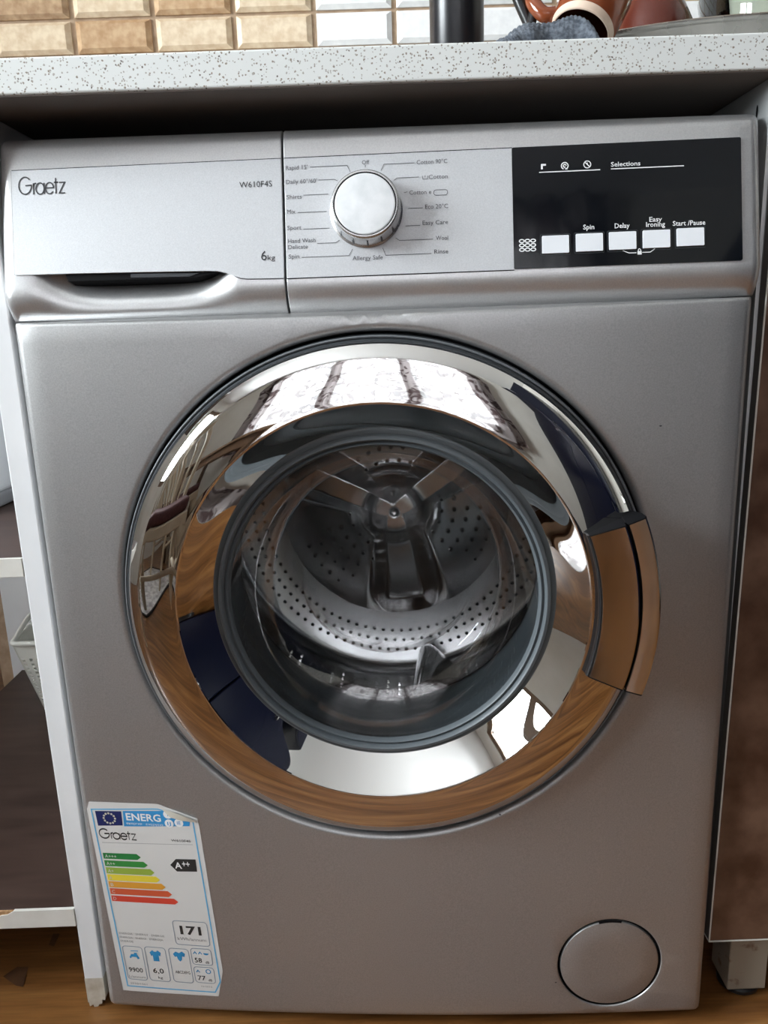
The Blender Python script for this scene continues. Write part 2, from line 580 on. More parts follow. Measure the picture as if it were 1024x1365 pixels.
def tile_mesh(m):
    me = bpy.data.meshes.new('tile')
    a, b_, c, d = TW / 2, TH / 2, .0075, .0055
    V = [(-a, 0, -b_), (a, 0, -b_), (a, 0, b_), (-a, 0, b_), (-a, -.003, -b_), (a, -.003, -b_), (a, -.003, b_), (-a, -.003, b_),
         (-a + c, -TD, -b_ + d), (a - c, -TD, -b_ + d), (a - c, -TD, b_ - d), (-a + c, -TD, b_ - d)]
    F = [(0, 1, 2, 3), (4, 5, 1, 0), (5, 6, 2, 1), (6, 7, 3, 2), (7, 4, 0, 3), (4, 8, 9, 5), (5, 9, 10, 6), (6, 10, 11, 7), (7, 11, 8, 4), (8, 11, 10, 9)]
    me.from_pydata(V, [], F)
    bm = bmesh.new(); bm.from_mesh(me); bmesh.ops.recalc_face_normals(bm, faces=bm.faces); bm.to_mesh(me); bm.free()
    me.materials.append(m)
    return me


TM = {k_: tile_mesh(M['tile_' + k_]) for k_ in ('light', 'tan', 'brown', 'white')}
rowA = {-4: 'tan', -3: 'brown', -2: 'light', -1: 'tan', 0: 'light'}          # row above the first visible joint, by column
rowB = {-4: 'tan', -3: 'light', -2: 'tan', -1: 'light', 0: 'light'}
for r in range(-4, 9):
    for c in range(-5, 10):
        xc_ = -.0732 - .117 / 2 + c * .117
        if xc_ + TW / 2 > 1.05 or xc_ - TW / 2 < -.68:
            continue
        zc_ = 1.1305 + .047 / 2 + r * .047
        if c > 0:
            kd = 'white'
        elif r == 0:
            kd = rowA.get(c, 'light')
        elif r == -1:
            kd = rowB.get(c, 'light')
        else:
            kd = ('light', 'tan', 'light', 'brown', 'light')[(c * 3 + r * 2 + (r // 2)) % 5]
        if zc_ - TH / 2 < .886:
            continue
        t_ = bpy.data.objects.new('tile', TM[kd])
        COL.objects.link(t_)
        t_.parent = wall_front
        t_.location = (xc_, .6262, zc_)

# dark wedge-shaped marks on the floor boards
for pts in (((-.4342, .0738), (-.4243, .0866), (-.4115, .0860), (-.4052, .0586), (-.4144, .0610)), ((-.4034, .1338), (-.3953, .1334), (-.3945, .1142), (-.4016, .1167))):
    mesh('floor_mark', [(x, y, .0004) for x, y in pts], [tuple(range(len(pts)))], M['floormark'], floor)

# ------------------------------------------------------------------ windows (seen in the chrome)
def window(name, axis, pos, a0, a1, z0, z1, nv):
    root = empty(name)
    root['kind'] = 'structure'

    def bx(nm, s0, s1, q0, q1, d0, d1, m_):
        if axis == 'x':
            return box(nm, s0, s1, pos + d0, pos + d1, q0, q1, m_, root, .004)
        return box(nm, pos + d0, pos + d1, s0, s1, q0, q1, m_, root, .004)
    w = .075
    bx('window_frame', a0, a0 + w, z0, z1, -.03, .03, M['winframe'])
    bx('window_frame', a1 - w, a1, z0, z1, -.03, .03, M['winframe'])
    bx('window_frame', a0 + w, a1 - w, z0, z0 + w, -.03, .03, M['winframe'])
    bx('window_frame', a0 + w, a1 - w, z1 - w, z1, -.03, .03, M['winframe'])
    for i in range(1, nv):
        x = a0 + (a1 - a0) * i / nv
        bx('mullion', x - .05, x + .05, z0 + w, z1 - w, -.03, .03, M['winframe'])
    for i in range(nv):
        x0, x1 = a0 + (a1 - a0) * i / nv, a0 + (a1 - a0) * (i + 1) / nv
        bx('pane', x0 + .055, x1 - .055, z0 + w + .005, z1 - w - .005, -.004, .004, M['pane']).data
    return root


window('window_1', 'x', -2.73, -1.35, .65, .72, 2.42, 3)
window('window_2', 'y', -2.33, -1.35, -.15, 1.0, 2.25, 2)


def curtain(name, axis, pos, a0, a1, z0, z1, waves, amp, label, group=None):
    V, F = [], []
    N = 120
    for i in range(N + 1):
        t = i / N
        s = a0 + (a1 - a0) * t
        d = amp * math.sin(t * waves * 2 * PI) + amp * .4 * math.sin(t * waves * 4.7 * PI)
        for z in (z0, z0 + (z1 - z0) * .5, z1):
            V.append((s, pos + d, z) if axis == 'x' else (pos + d, s, z))
    for i in range(N):
        for k_ in range(2):
            F.append((i * 3 + k_, (i + 1) * 3 + k_, (i + 1) * 3 + k_ + 1, i * 3 + k_ + 1))
    o = mesh(name, V, F, M['curtain'], None, True)
    tag(o, label, 'curtain')
    return o


curtain('curtain', 'x', -2.60, -1.45, 0.75, .62, 2.47, 14, .03, 'sheer floral curtain over the brown wooden window, mirrored in the door chrome')

# ================================================================== WASHING MACHINE (own axes, front panel near y=0)
wm = empty('washing_machine', (0, 0, 0), math.radians(-3.09))
tag(wm, 'silver front-loading washing machine with chrome ringed door under the speckled worktop', 'washing machine')
H = .2985
ZB = .0105
DC = (-.0011, .4487)
DRAD = .2290
FC = (.2060, .0739)
FR = .0499


def base_y(x):
    return -.0077 + .0095 * (x / H) ** 2


def ztop(x):
    return .6912 + .0028 * (abs(x) / H) ** 2


def front_y(x, z):
    y = base_y(x)
    y += fold(H - abs(x), .0075) + fold(ztop(x) - z, .0034) + fold(z - ZB, .009)
    y += fold(math.hypot(x - DC[0], z - DC[1]) - DRAD, .0062)
    y += .8 * fold(math.hypot(x - FC[0], z - FC[1]) - FR, .0016)
    return y


def flat_front(x, z, h=0.0):
    return (x, front_y(x, z) - h, z)


def grade(lo, hi, fine, step):
    out = [lo] + [lo + q for q in fine]
    n_ = int((hi - lo - 2 * fine[-1]) / step) + 1
    s, e_ = lo + fine[-1], hi - fine[-1]
    out += [s + (e_ - s) * i / n_ for i in range(1, n_)]
    out += [hi - q for q in reversed(fine)] + [hi]
    return out


xs = grade(-H, H, (.0002, .0007, .0015, .0027, .0045, .0075), .016)
ts = [ZB + q for q in (0, .0002, .0007, .0015, .003, .0055, .009)] + [.0105 + .009 + i * .016 for i in range(1, 42)]
tops = (-.0034, -.0021, -.0012, -.0006, -.0002, 0)
zs_ = [z for z in ts if z < .684] + [1 + q for q in tops]
V, F = plate(xs, zs_, [(DC[0], DC[1], DRAD, .0080), (FC[0], FC[1], FR, .0026)],
             [(DC[0], DC[1], DRAD + q, 220, q == 0) for q in (0, .0002, .0008, .0019, .0034, .0050, .0063)]
             + [(FC[0], FC[1], FR + q, 90, q == 0) for q in (0, .0003, .0008, .0016)],
             front_y, zmap=lambda x, z: (ztop(x) + (z - 1)) if z > .9 else z)
mesh('front_panel', V, F, M['silver'], wm, True)

# cabinet sides, lid, back and feet
bm = bmesh.new()
bm_box(bm, -H, H, .0088, .50, .012, .692, 0)
for f in [f for f in bm.faces if f.calc_center_median().y < .02]:
    bm.faces.remove(f)
bm_box(bm, -H, H, .048, .50, .692, .800, 0)
me = bpy.data.meshes.new('cabinet_shell'); bm.to_mesh(me); bm.free()
SQ = Matrix(((1, -.054, 0, .0005), (0, 1, 0, 0), (0, 0, 1, 0), (0, 0, 0, 1)))     # the case runs back square to the cabinets
me.transform(SQ)
link('cabinet_shell', me, M['silver'], wm)
box('lid', -.2965, .2965, .052, .505, .800, .829, M['app'], wm, .004).data.transform(SQ)
for sx in (-1, 1):
    for yy in (.05, .45):
        lathe('foot', [(0, 0), (.02, 0), (.02, .006), (.012, .0075), (.012, .018), (0, .018)], M['blackpl'], wm, 'z', sx * .26, yy, 24)

# ---- console: profile with a tilted upper face and a rolled-under lower lip
YB, ZBC, SINT, COST = .00233, .72196, .2144, .97674


def con(x, s, h=0.0):
    return (x, YB + s * SINT - h * COST, ZBC + s * COST + h * SINT)


def prof_y(z):
    if z >= ZBC:
        return YB + (z - ZBC) * .2195
    t = (ZBC - z) / .027
    return YB - .2195 * .027 * t + .0150 * t * t


SEAMX = -.0700
CW = .3035


def seam_x(z):                      # the gap between drawer and panel leans very slightly
    return SEAMX


def scoop(x, z):
    """finger recess under the drawer fascia"""
    if z > ZBC + .012 or z < ZBC - .024:
        return 0.0
    u = (x + .1935) / .088
    if abs(u) >= 1:
        return 0.0
    side = (1 - u * u)
    side = side * side * (3 - 2 * side)
    v = (z - (ZBC - .0225)) / .031
    v = max(0.0, min(1.0, v))
    up = v ** 1.25
    return .030 * side * up


def ctop(x):                       # the top edge falls slightly towards the right
    return .8362 - .0112 * x


def zlow(x, z):                    # the lower lip follows the dipping top edge of the front panel
    return z + (ztop(x) + .0007 - .6955) * max(0.0, 1 - (z - .6955) / .013)


def con_y(x, z, x0, x1, rl, rr, sc):
    y = prof_y(z)
    y += fold(x - x0, rl) + fold(x1 - x, rr) + fold(ctop(x) - z, .010) + fold(z - ztop(x) - .0007, .0012)
    if sc:
        y += scoop(x, z)
    return y


def console_part(name, x0, x1, rl, rr, sc):
    fl = (.0001, .0003, .0006) if rl < .002 else (.0003, .001, .002, .004, .0062, rl)
    fr_ = (.0001, .0003, .0006) if rr < .002 else (.0003, .001, .002, .004, .0062, rr)
    xs = [x0] + [x0 + q for q in fl]
    s, e_ = x0 + fl[-1], x1 - fr_[-1]
    n_ = int((e_ - s) / .004) if sc else int((e_ - s) / .02)
    xs += [s + (e_ - s) * i / n_ for i in range(1, n_)] + [x1 - q for q in reversed(fr_)] + [x1]
    zs = [.6955, .6957, .6961, .6966, .6971] + [.6985 + i * .0012 for i in range(31)] + [.7372 + i * .01 for i in range(10)]
    zs = [z for z in zs if z < .82] + [.82] + [1 - q for q in (.010, .0075, .0052, .0034, .0019, .0009, .0003, 0)]
    nx, nz = len(xs), len(zs)
    V = [(x, con_y(x, z_, x0, x1, rl, rr, sc), z_) for x in xs for z_ in [(zlow(x, z) if z < .9 else ctop(x) + z - 1) for z in zs]]
    F = [(i * nz + j, (i + 1) * nz + j, (i + 1) * nz + j + 1, i * nz + j + 1) for i in range(nx - 1) for j in range(nz - 1)]
    # returns at the ends, top and underside
    def strip(idx, dy):
        st = len(V)
        for i in idx:
            V.append((V[i][0], max(V[i][1], 0) + dy, V[i][2]))
        for k_ in range(len(idx) - 1):
            F.append((idx[k_], idx[k_ + 1], st + k_ + 1, st + k_))
    strip([j for j in range(nz)], .03)
    strip([(nx - 1) * nz + j for j in range(nz)], .03)
    strip([i * nz + nz - 1 for i in range(nx)], .012)
    strip([i * nz for i in range(nx)], .02)
    return mesh(name, V, F, M['console'], wm, True)


drawer = console_part('detergent_drawer', -CW, SEAMX - .0009, .009, .0006, True)
panel = console_part('control_panel', SEAMX + .0009, CW, .0006, .009, False)
drawer.data.set_sharp_from_angle(angle=math.radians(50))
panel.data.set_sharp_from_angle(angle=math.radians(50))
box('console_gap', -.2900, .2900, .0455, .0475, .70, .825, M['black'], wm, 0)
box('console_gap', SEAMX - .002, SEAMX + .002, .036, .040, .70, .826, M['black'], wm, 0)

# drawer fascia: flat plate whose lower edge steps down near the right end and shades the finger slot
fas = [(-.2913, .0930), (-.2908, .0934), (-.0718, .0934), (-.0714, .0930), (-.0712, -.0006), (-.0716, -.0010), (-.1000, -.0004), (-.1060, .0004), (-.1120, .0026), (-.1180, .0052),
       (-.1240, .0066), (-.1320, .0070), (-.1900, .0082), (-.2500, .0092), (-.2900, .0095), (-.2912, .0104)]


def slab(name, pts, h0, h1, m, parent, fmap=con):
    n_ = len(pts)
    V = [fmap(u, v, h1) for u, v in pts] + [fmap(u, v, h0) for u, v in pts]
    F = [tuple(range(n_))] + [(i, (i + 1) % n_, n_ + (i + 1) % n_, n_ + i) for i in range(n_)]
    return mesh(name, V, F, m, parent)


def grow(pts, g):
    cx_ = sum(p[0] for p in pts) / len(pts); cy_ = sum(p[1] for p in pts) / len(pts)
    return [(p[0] + (g if p[0] > cx_ else -g), p[1] + (g if p[1] > cy_ else -g)) for p in pts]


slab('fascia', fas, -.0010, .0010, M['fascia'], drawer)
ribbons('fascia_groove', [[(-.2914, .0938), (-.0712, .0938)]], .0008, con, .0004, M['black'], drawer)
ribbons('fascia_groove', [[(-.2917, .0934), (-.2915, .0100)]], .0004, con, .0004, M['print'], drawer)
ribbons('fascia_groove', [[(-.0712, -.0014), (-.1000, -.0008), (-.1060, .0000), (-.1120, .0022)]], .0005, con, .0004, M['print'], drawer)
# dark slot under the fascia with the drawer's inner ribs
slab('finger_slot', [(-.2500, .0092), (-.2478, .0036), (-.2000, .0033), (-.1420, .0030), (-.1250, .0066)], -.0290, -.0012, M['black'], drawer)
slab('slot_rib', [(-.1960, .0075), (-.1960, .0044), (-.1480, .0036), (-.1400, .0060)], -.0012, -.0006, M['darkgrey'], drawer)
fascia2 = [(-.0686, .0934), (.1111, .0934), (.1111, -.0012), (-.0686, -.0012)]
slab('fascia', fascia2, -.0010, .0008, M['fascia'], panel)
ribbons('fascia_groove', [[(-.0688, .0938), (.1115, .0938)]], .0008, con, .0004, M['black'], panel)
ribbons('fascia_groove', [[(-.0688, -.0015), (.1115, -.0015)]], .0007, con, .0004, M['black'], panel)
disp = slab('display', rrect(.1112, .2868, -.0008, .0936, .0012), -.0010, .0014, M['display'], panel)

# logo drawn with even round strokes
def graetz(x0, x1, base, cap, w, fmap, h, m, parent):
    k_ = .31
    L = [arc(.5, .5, .47, .47, 42, 362, 30) + [(.52, .505)],
         [(1.13, 0), (1.13, .62)], arc(1.29, .42, .16, .19, 180, 70, 8),
         arc(1.62, k_, k_, k_, 0, 360, 24), [(1.93, 0), (1.93, .62)],
         [(2.03, .33), (2.62, .33)] + arc(2.33, k_, .30, k_, 5, 325, 24),
         [(2.80, .0), (2.80, .86)], [(2.66, .62), (2.98, .62)],
         [(3.06, .60), (3.46, .60), (3.06, .02), (3.48, .02)]]
    sx = (x1 - x0) / 3.5
    L = [[(x0 + p[0] * sx, base + p[1] * cap) for p in ln] for ln in L]
    return ribbons('logo_lettering', L, w, fmap, h, m, parent)


graetz(-.2855, -.2469, .0736, .0146, .00105, con, .0013, M['logo'], drawer)
text('model_lettering', 'W610F4S', -.1050, -.0788, .0717, .0046, con, .0013, M['logo'], drawer)
text('capacity_lettering', '6', -.0890, -.0845, .0135, .0075, con, .0013, M['logo'], drawer)
text('capacity_lettering', 'kg', -.0838, -.0778, .0136, .0040, con, .0013, M['logo'], drawer)

# programme legend
H1 = .0011
for s, x0, x1, b_ in (('Rapid 15\'', -.0673, -.0500, .0842), ('Daily 60\u00b0/60\'', -.0673, -.0428, .0731), ('Shirts', -.0673, -.0553, .0611), ('Mix', -.0671, -.0606, .0496),
                      ('Sport', -.0673, -.0561, .0368), ('Hand Wash', -.0671, -.0450, .0264), ('Delicate', -.0671, -.0513, .0216), ('Spin', -.0669, -.0585, .0141),
                      ('Off', -.0066, -.0008, .0858), ('Allergy Safe', -.0159, .0081, .0108), ('Cotton 90\u00b0C', .0366, .0607, .0840), ('Cotton', .0458, .0608, .0721),
                      ('Cotton e', .0303, .0476, .0605), ('Eco 20\u00b0C', .0425, .0605, .0489), ('Easy Care', .0402, .0602, .0364), ('Wool', .0504, .0600, .0241), ('Rinse', .0489, .0599, .0135)):
    text('programme_lettering', s, x0, x1, b_, .0033, con, H1, M['print'], panel)
ribbons('legend_lines', [[(-.0479, .0857), (-.0185, .0857), (-.0160, .0805)], [(-.0416, .0752), (-.0290, .0752), (-.0263, .0739)], [(-.0538, .0638), (-.0339, .0638)],
                         [(-.0588, .0502), (-.0356, .0502)], [(-.0545, .0370), (-.0336, .0370)], [(-.0438, .0253), (-.0289, .0253), (-.0259, .0272)],
                         [(-.0565, .0147), (-.0186, .0147), (-.0157, .0198)], [(-.0040, .0853), (-.0040, .0835)], [(.0348, .0853), (.0108, .0853), (.0083, .0804)], [(.0381, .0741), (.0208, .0741), (.0185, .0724)],
                         [(.0260, .0622), (.0288, .0629)], [(.0291, .0498), (.0405, .0498)], [(.0268, .0362), (.0382, .0362)], [(.0187, .0271), (.0216, .0250), (.0482, .0250)],
                         [(.0083, .0197), (.0105, .0138), (.0466, .0138)], rrect(.0494, .0604, .0592, .0634, .002) + [(.0604, .0614)],
                         [(.0408, .0748), (.0412, .0722), (.0448, .0722), (.0452, .0748)], [(.0430, .0752), (.0430, .0735)]], .00042, con, H1, M['print'], panel)

# programme knob
KX, KS = -.0040, .0488


def knob_data(prof, n_=72):
    V, F = [], []
    for i in range(n_):
        a = 2 * PI * i / n_
        for r, h in prof:
            V.append(con(KX + r * math.cos(a), KS + r * math.sin(a), h))
    P = len(prof)
    for i in range(n_):
        j = (i + 1) % n_
        for k_ in range(P - 1):
            F.append((i * P + k_, j * P + k_, j * P + k_ + 1, i * P + k_ + 1))
    return V, F


V, F = knob_data([(.0288, 0), (.0288, .002), (.0276, .0026), (.0272, .014), (.0268, .0162), (.0260, .0176), (.0250, .0180), (.0244, .0179), (.0242, .0150)])
kn = mesh('programme_knob', V, F, M['knob_side'], panel, True)
kn.data.set_sharp_from_angle(angle=math.radians(40))
V, F = knob_data([(.0243, .0160), (.0228, .0160)])
mesh('knob_groove', V, F, M['black'], panel)
V, F = knob_data([(.0234, .0150), (.0234, .0174), (.0230, .0177), (.0224, .0178), (0, .0178)])
kf = mesh('knob_face', V, F, M['knob'], panel, True, weld=True)
kf.data.set_sharp_from_angle(angle=math.radians(40))
V, F = knob_data([(.0262, .0171), (.0243, .0181)])
# knob grip notches on the lower side
for a in range(200, 345, 12):
    r0, r1 = .0274, .0280
    ca, sa = math.cos(math.radians(a)), math.sin(math.radians(a))
    t_ = Vector((-sa, ca))
    q = []
    for h in (.004, .013):
        for sg in (-1, 1):
            q.append(con(KX + ca * r1 + t_.x * .0006 * sg, KS + sa * r1 + t_.y * .0006 * sg, h))
    if a in (224, 248, 272, 296, 320):
        mesh('grip_mark', [q[0], q[1], q[3], q[2]], [(0, 1, 2, 3)], M['print'], panel)

# display print, buttons
HD = .0016
for x0, s0 in ((.1331, .0099), (.1593, .0104), (.1849, .0107), (.2108, .0110), (.2367, .0115)):
    slab('button', rrect(x0, x0 + .0208, s0, s0 + .0137, .0006), .0010, .0026, M['button'], panel)
    ribbons('button_outline', [rrect(x0 - .0012, x0 + .0220, s0 - .0012, s0 + .0149, .001) + [(x0 + .0220, s0 + .0139)]], .0003, con, HD, M['boxline'] if 'boxline' in M else M['darkgrey'], panel)
for s, x0, x1, b_, hc in (('Selections', .1875, .2100, .0753, .0034), ('Spin', .1652, .1738, .0276, .0036), ('Delay', .1895, .2010, .0276, .0036), ('Easy', .2162, .2258, .0315, .0036),
                          ('Ironing', .2136, .2281, .0276, .0036), ('Start /Pause', .2340, .2588, .0276, .0036)):
    text('button_lettering', s, x0, x1, b_, hc, con, HD, M['white'], panel, .012)
ribbons('display_lines', [[(.1320, .0733), (.1792, .0733)]],
        .00075, con, HD, M['white'], panel)
ribbons('lock_bracket', [[(.1955, .0100), (.2000, .0080), (.2058, .0080)]], .0006, con, HD, M['white'], panel)
ribbons('lock_bracket', [[(.2103, .0081), (.2165, .0081), (.2200, .0105)]], .0006, con, HD, M['white'], panel)
ribbons('display_rule', [[(.1874, .0735), (.2432, .0735)]], .00075, con, HD, M['white'], panel)
ribbons('tap_icon', [[(.1374, .0790), (.1342, .0790), (.1342, .0756)]], .0014, con, HD, M['white'], panel)
ribbons('spiral_icon', [arc(.1519, .0775, .0026, .0026, -60, 250, 18), arc(.1519, .0775, .0011, .0011, 0, 300, 12), [(.1519, .0752), (.1540, .0749)]], .0008, con, HD, M['white'], panel)
ribbons('clock_icon', [arc(.1693, .0778, .0027, .0027, 0, 360, 20), [(.1674, .0797), (.1712, .0759)], [(.1693, .0778), (.1693, .0792)]], .0007, con, HD, M['white'], panel)
poly('lock_icon', [(.2066, .0065), (.2098, .0065), (.2098, .0092), (.2066, .0092)], con, HD, M['white'], panel)
ribbons('lock_icon', [arc(.2082, .0092, .0010, .0018, 0, 180, 8)], .0006, con, HD, M['white'], panel)
wv = []
for r_ in range(3):
    for c_ in range(3):
        wv.append(arc(.1175 + c_ * .0044, .0137 + r_ * .0034, .0019, .0012, 0, 360, 10))
ribbons('water_icon', wv, .0008, con, HD, M['white'], panel)

# ---- filter cap
V, F = [], []
FCY = base_y(FC[0])
lathe('filter_recess', [(.0505, FCY + .0035), (.0470, FCY + .0035)], M['black'], wm, 'y', FC[0], FC[1], 90)
fp = [(.0474, FCY + .0035), (.0474, FCY + .0012), (.0470, FCY + .0003), (.0463, FCY)]
Vf, Ff = lathe_data(fp + [(.024, FCY)] + [(.0001, FCY)], 'y', FC[0], FC[1], 90)
cap = mesh('filter_cap', [(x, y + (base_y(x) - FCY), z) for x, y, z in Vf], Ff, M['silver'], wm, True, weld=True)
cap.data.set_sharp_from_angle(angle=math.radians(40))
a0, a1 = 78, 104
pts = arc(FC[0], FC[1], .0496, .0496, a0, a1, 8) + arc(FC[0], FC[1], .0468, .0468, a1, a0, 8)
poly('filter_notch', pts, lambda x, z, h: (x, base_y(x) - h, z), .0002, M['black'], wm)
# a few scuffs on the paint
for x, z in ((.222, .081), (.1545, .0535), (.2295, .595), (.1, .24)):
    poly('scuff', arc(x, z, .0011, .0007, 0, 330, 8), flat_front, .0003, M['print'], wm)

# ---- door: recess, frame, chrome ring, glass bowl, handle
dx, dz = DC
lathe('door_recess', [(.2292, .0030), (.2285, .0060), (.2280, .030), (.150, .034)], M['darkgrey'], wm, 'y', dx, dz, 160)
door = lathe('door', [(.2262, .030), (.2268, .004), (.2266, -.0035), (.2256, -.0058), (.2243, -.0062), (.2237, -.0052), (.2232, -.0054), (.2228, -.0085), (.2216, -.0108), (.2203, -.0105), (.2198, -.006), (.2198, .030)],
             M['darkgrey'], wm, 'y', dx, dz, 200, sharp=30)
rim_l = lathe('door_rim_line', [(.2258, -.0062), (.2250, -.0072), (.2240, -.0066)], M['rimgrey'], door, 'y', dx, dz, 160)


def chrome_prof():
    p = [(.2199, -.009), (.2198, -.0130), (.2192, -.0149), (.2180, -.0160)]
    # outer bevel
    p += [(.2150, -.0188), (.2100, -.0223), (.2091, -.0228), (.2082, -.0231)]
    # broad, slightly domed face
    for i in range(1, 13):
        t = i / 12
        p.append((.2082 - (.2082 - .1756) * t, -.0231 - .0057 * t - .0007 * math.sin(PI * t)))
    p += [(.1747, -.02895), (.1738, -.0288), (.1731, -.0282)]
    return p


lathe('chrome_ring', chrome_prof(), M['chrome'], door, 'y', dx, dz, 256, sharp=12)
inner = [(.1731, -.0282)]
for i in range(1, 15):
    t = i / 14
    inner.append((.1731 - (.1731 - .1456) * t, -.0282 + .0292 * t + .0008 * math.sin(PI * t)))
inner.append((.1452, .0035))
lathe('chrome_cone', inner, M['chrome'], door, 'y', dx, dz, 256, sharp=30)

# glass: thick grey lip then the bowl
lathe('glass_lip', [(.1456, .0020), (.1449, -.0022), (.1436, -.0040), (.1418, -.0044), (.1404, -.0030), (.1397, .0010), (.1390, .0006), (.1372, -.0008), (.1358, .0010), (.1352, .006)],
      M['lip'] if 'lip' in M else M['rubber'], door, 'y', dx, dz, 160, sharp=50)
gp = [(.1353, .005), (.1345, .012), (.1330, .022), (.1305, .038), (.1270, .054), (.1225, .070), (.1165, .084), (.1100, .0935), (.1030, .0985), (.0965, .1000), (.0920, .0990), (.0880, .0965)]
for i in range(1, 11):
    r = .088 * (1 - i / 10)
    gp.append((max(r, .0001), .0965 - .016 * (1 - (r / .088) ** 2)))
lathe('glass_bowl', gp, M['glass'], door, 'y', dx, dz, 128, sharp=0)

# rubber gasket between the door hole and the drum mouth
lathe('gasket', [(.200, .034), (.178, .030), (.166, .026), (.158, .030), (.1545, .040), (.1560, .048), (.1590, .056), (.1575, .064), (.1550, .070), (.1560, .080), (.1585, .090), (.1570, .102), (.1535, .110), (.1522, .114), (.1530, .120), (.165, .124)],
      M['rubber'], wm, 'y', dx, dz, 128, sharp=0)
lathe('gasket_rim', [(.1516, .1165), (.1508, .1180), (.1516, .1196), (.153, .1196)], M['dimple'], wm, 'y', dx, dz, 128, sharp=0)

# drum
DR, DY0, DY1 = .236, .125, .365
drum = lathe('drum', [(.158, DY0), (.200, DY0 - .003), (.228, DY0 + .004), (DR, DY0 + .018), (DR, DY1 - .03), (DR - .006, DY1 - .012), (DR - .018, DY1 - .002), (.150, DY1 + .006)],
             M['drum'], wm, 'y', dx, dz, 128, sharp=60)
# back plate with three pressed lobes around a raised hub
V, F = [], []
NR, NA = 34, 180
for i in range(NR + 1):
    r = .151 * i / NR
    for j in range(NA):
        a = 2 * PI * j / NA
        rise = 0.0
        for q in (-84, 36, 156):
            da = a - math.radians(q)
            al, d = r * math.cos(da), abs(r * math.sin(da))
            if al > 0:
                wdt = (.030 + .24 * al) if q == -84 else (.026 + .13 * al)
                t = max(0.0, 1 - d / wdt)
                t = t * t * (3 - 2 * t)
                rise = max(rise, .034 * min(1, t * 1.6) * min(1, max(0, (.149 - r) / .03)))
        hub = .034 / (1 + (r / .040) ** 8)
        V.append((dx + r * math.cos(a), DY1 + .006 - (rise ** 4 + hub ** 4) ** .25 - .004, dz + r * math.sin(a)))
for i in range(NR):
    for j in range(NA):
        k_ = (j + 1) % NA
        F.append((i * NA + j, i * NA + k_, (i + 1) * NA + k_, (i + 1) * NA + j))
bp_ = mesh('back_plate', V, F, M['drum'], wm, True, weld=True)


def lifter(ang):
    """rounded paddle running along the drum wall"""
    V, F = [], []
    n_, mm = 22, 14
    for i in range(n_ + 1):
        t = i / n_
        y = DY0 + .018 + (DY1 - DY0 - .035) * t
        env = min(1, 6 * t, 6 * (1 - t)) ** .5 if 0 < t < 1 else 0
        for j in range(mm + 1):
            s = -1 + 2 * j / mm
            hgt = .058 * env * (1 - abs(s) ** 2.4)
            a = ang + s * .125 + (t - .5) * .10
            r = DR - .0004 - hgt
            V.append((dx + r * math.cos(a), y, dz + r * math.sin(a)))
    for i in range(n_):
        for j in range(mm):
            F.append((i * (mm + 1) + j, i * (mm + 1) + j + 1, (i + 1) * (mm + 1) + j + 1, (i + 1) * (mm + 1) + j))
    return mesh('lifter', V, F, M['liftr'], drum, True)


LA = [math.radians(a) for a in (-80, 40, 160)]
for a in LA:
    lifter(a)
# perforations of the wall and of the back plate, each a small dark cup with a bright pressed lip
hv, hf, rv, rf = [], [], [], []


def cup(p, nrm, r):
    nrm = Vector(nrm).normalized()
    a = nrm.cross(Vector((.3, .2, .9))).normalized(); b_ = nrm.cross(a)
    st = len(hv)
    for k_ in range(6):
        an = k_ * PI / 3
        hv.append(Vector(p) + nrm * .0012 + (a * math.cos(an) + b_ * math.sin(an)) * r)
    hf.append(tuple(range(st, st + 6)))
    s2 = len(rv)
    for rr, hh in ((r * 2.2, .0002), (r * 1.4, .0022), (r * .98, .0012)):
        for k_ in range(6):
            an = k_ * PI / 3
            rv.append(Vector(p) + nrm * hh + (a * math.cos(an) + b_ * math.sin(an)) * rr)
    for q in range(2):
        for k_ in range(6):
            rf.append((s2 + q * 6 + k_, s2 + q * 6 + (k_ + 1) % 6, s2 + (q + 1) * 6 + (k_ + 1) % 6, s2 + (q + 1) * 6 + k_))


for i in range(96):
    a = 2 * PI * i / 96
    if min(abs((a - q + PI) % (2 * PI) - PI) for q in LA) < .16:
        continue
    for j in range(20):
        y = DY0 + .03 + j * .0135 + (.00675 if i % 2 else 0)
        if y > DY1 - .035:
            continue
        cup((dx + DR * math.cos(a), y, dz + DR * math.sin(a)), (-math.cos(a), 0, -math.sin(a)), .0016)
for ri in range(3):
    r = .178 + ri * .0135
    n_ = int(2 * PI * r / .0125)
    for k_ in range(n_):
        a = 2 * PI * (k_ + .5 * (ri % 2)) / n_
        cup((dx + r * math.cos(a), DY1 + .006 - (r - .150) * .118, dz + r * math.sin(a)), (0, -1, 0), .0013)
for sec in (0, 1, 2):
    ca = math.radians(-82 + 60 + sec * 120)
    for ri in range(5):
        r = .062 + ri * .017
        for k_ in range(-2, 3):
            a = ca + k_ * .0155 / r + (.5 * .0155 / r if ri % 2 else 0)
            cup((dx + r * math.cos(a), DY1 - .0005, dz + r * math.sin(a)), (0, -1, 0), .0015)
tag(mesh('drum_holes', hv, hf, M['hole'], drum, recalc=False), kind='stuff')
tag(mesh('drum_hole_lips', rv, rf, M['dimple'], drum, False), kind='stuff')

# door handle: curved chrome bar at three o'clock, two facets split by a groove
hd = bpy.data.objects.new('handle_base', None)


def sector(name, prof, a0, a1, m, parent, n_=28):
    """closed radial profile (r, y) swept through the angle a0..a1 about the door axis"""
    V, F = lathe_data(prof, 'y', dx, dz, n_, math.radians(a0), math.radians(a1), close=True)
    P = len(prof)
    F.append(tuple(range(P))); F.append(tuple(range(n_ * P, (n_ + 1) * P)))
    o = mesh(name, V, F, m, parent, True)
    o.data.set_sharp_from_angle(angle=math.radians(25))
    return o


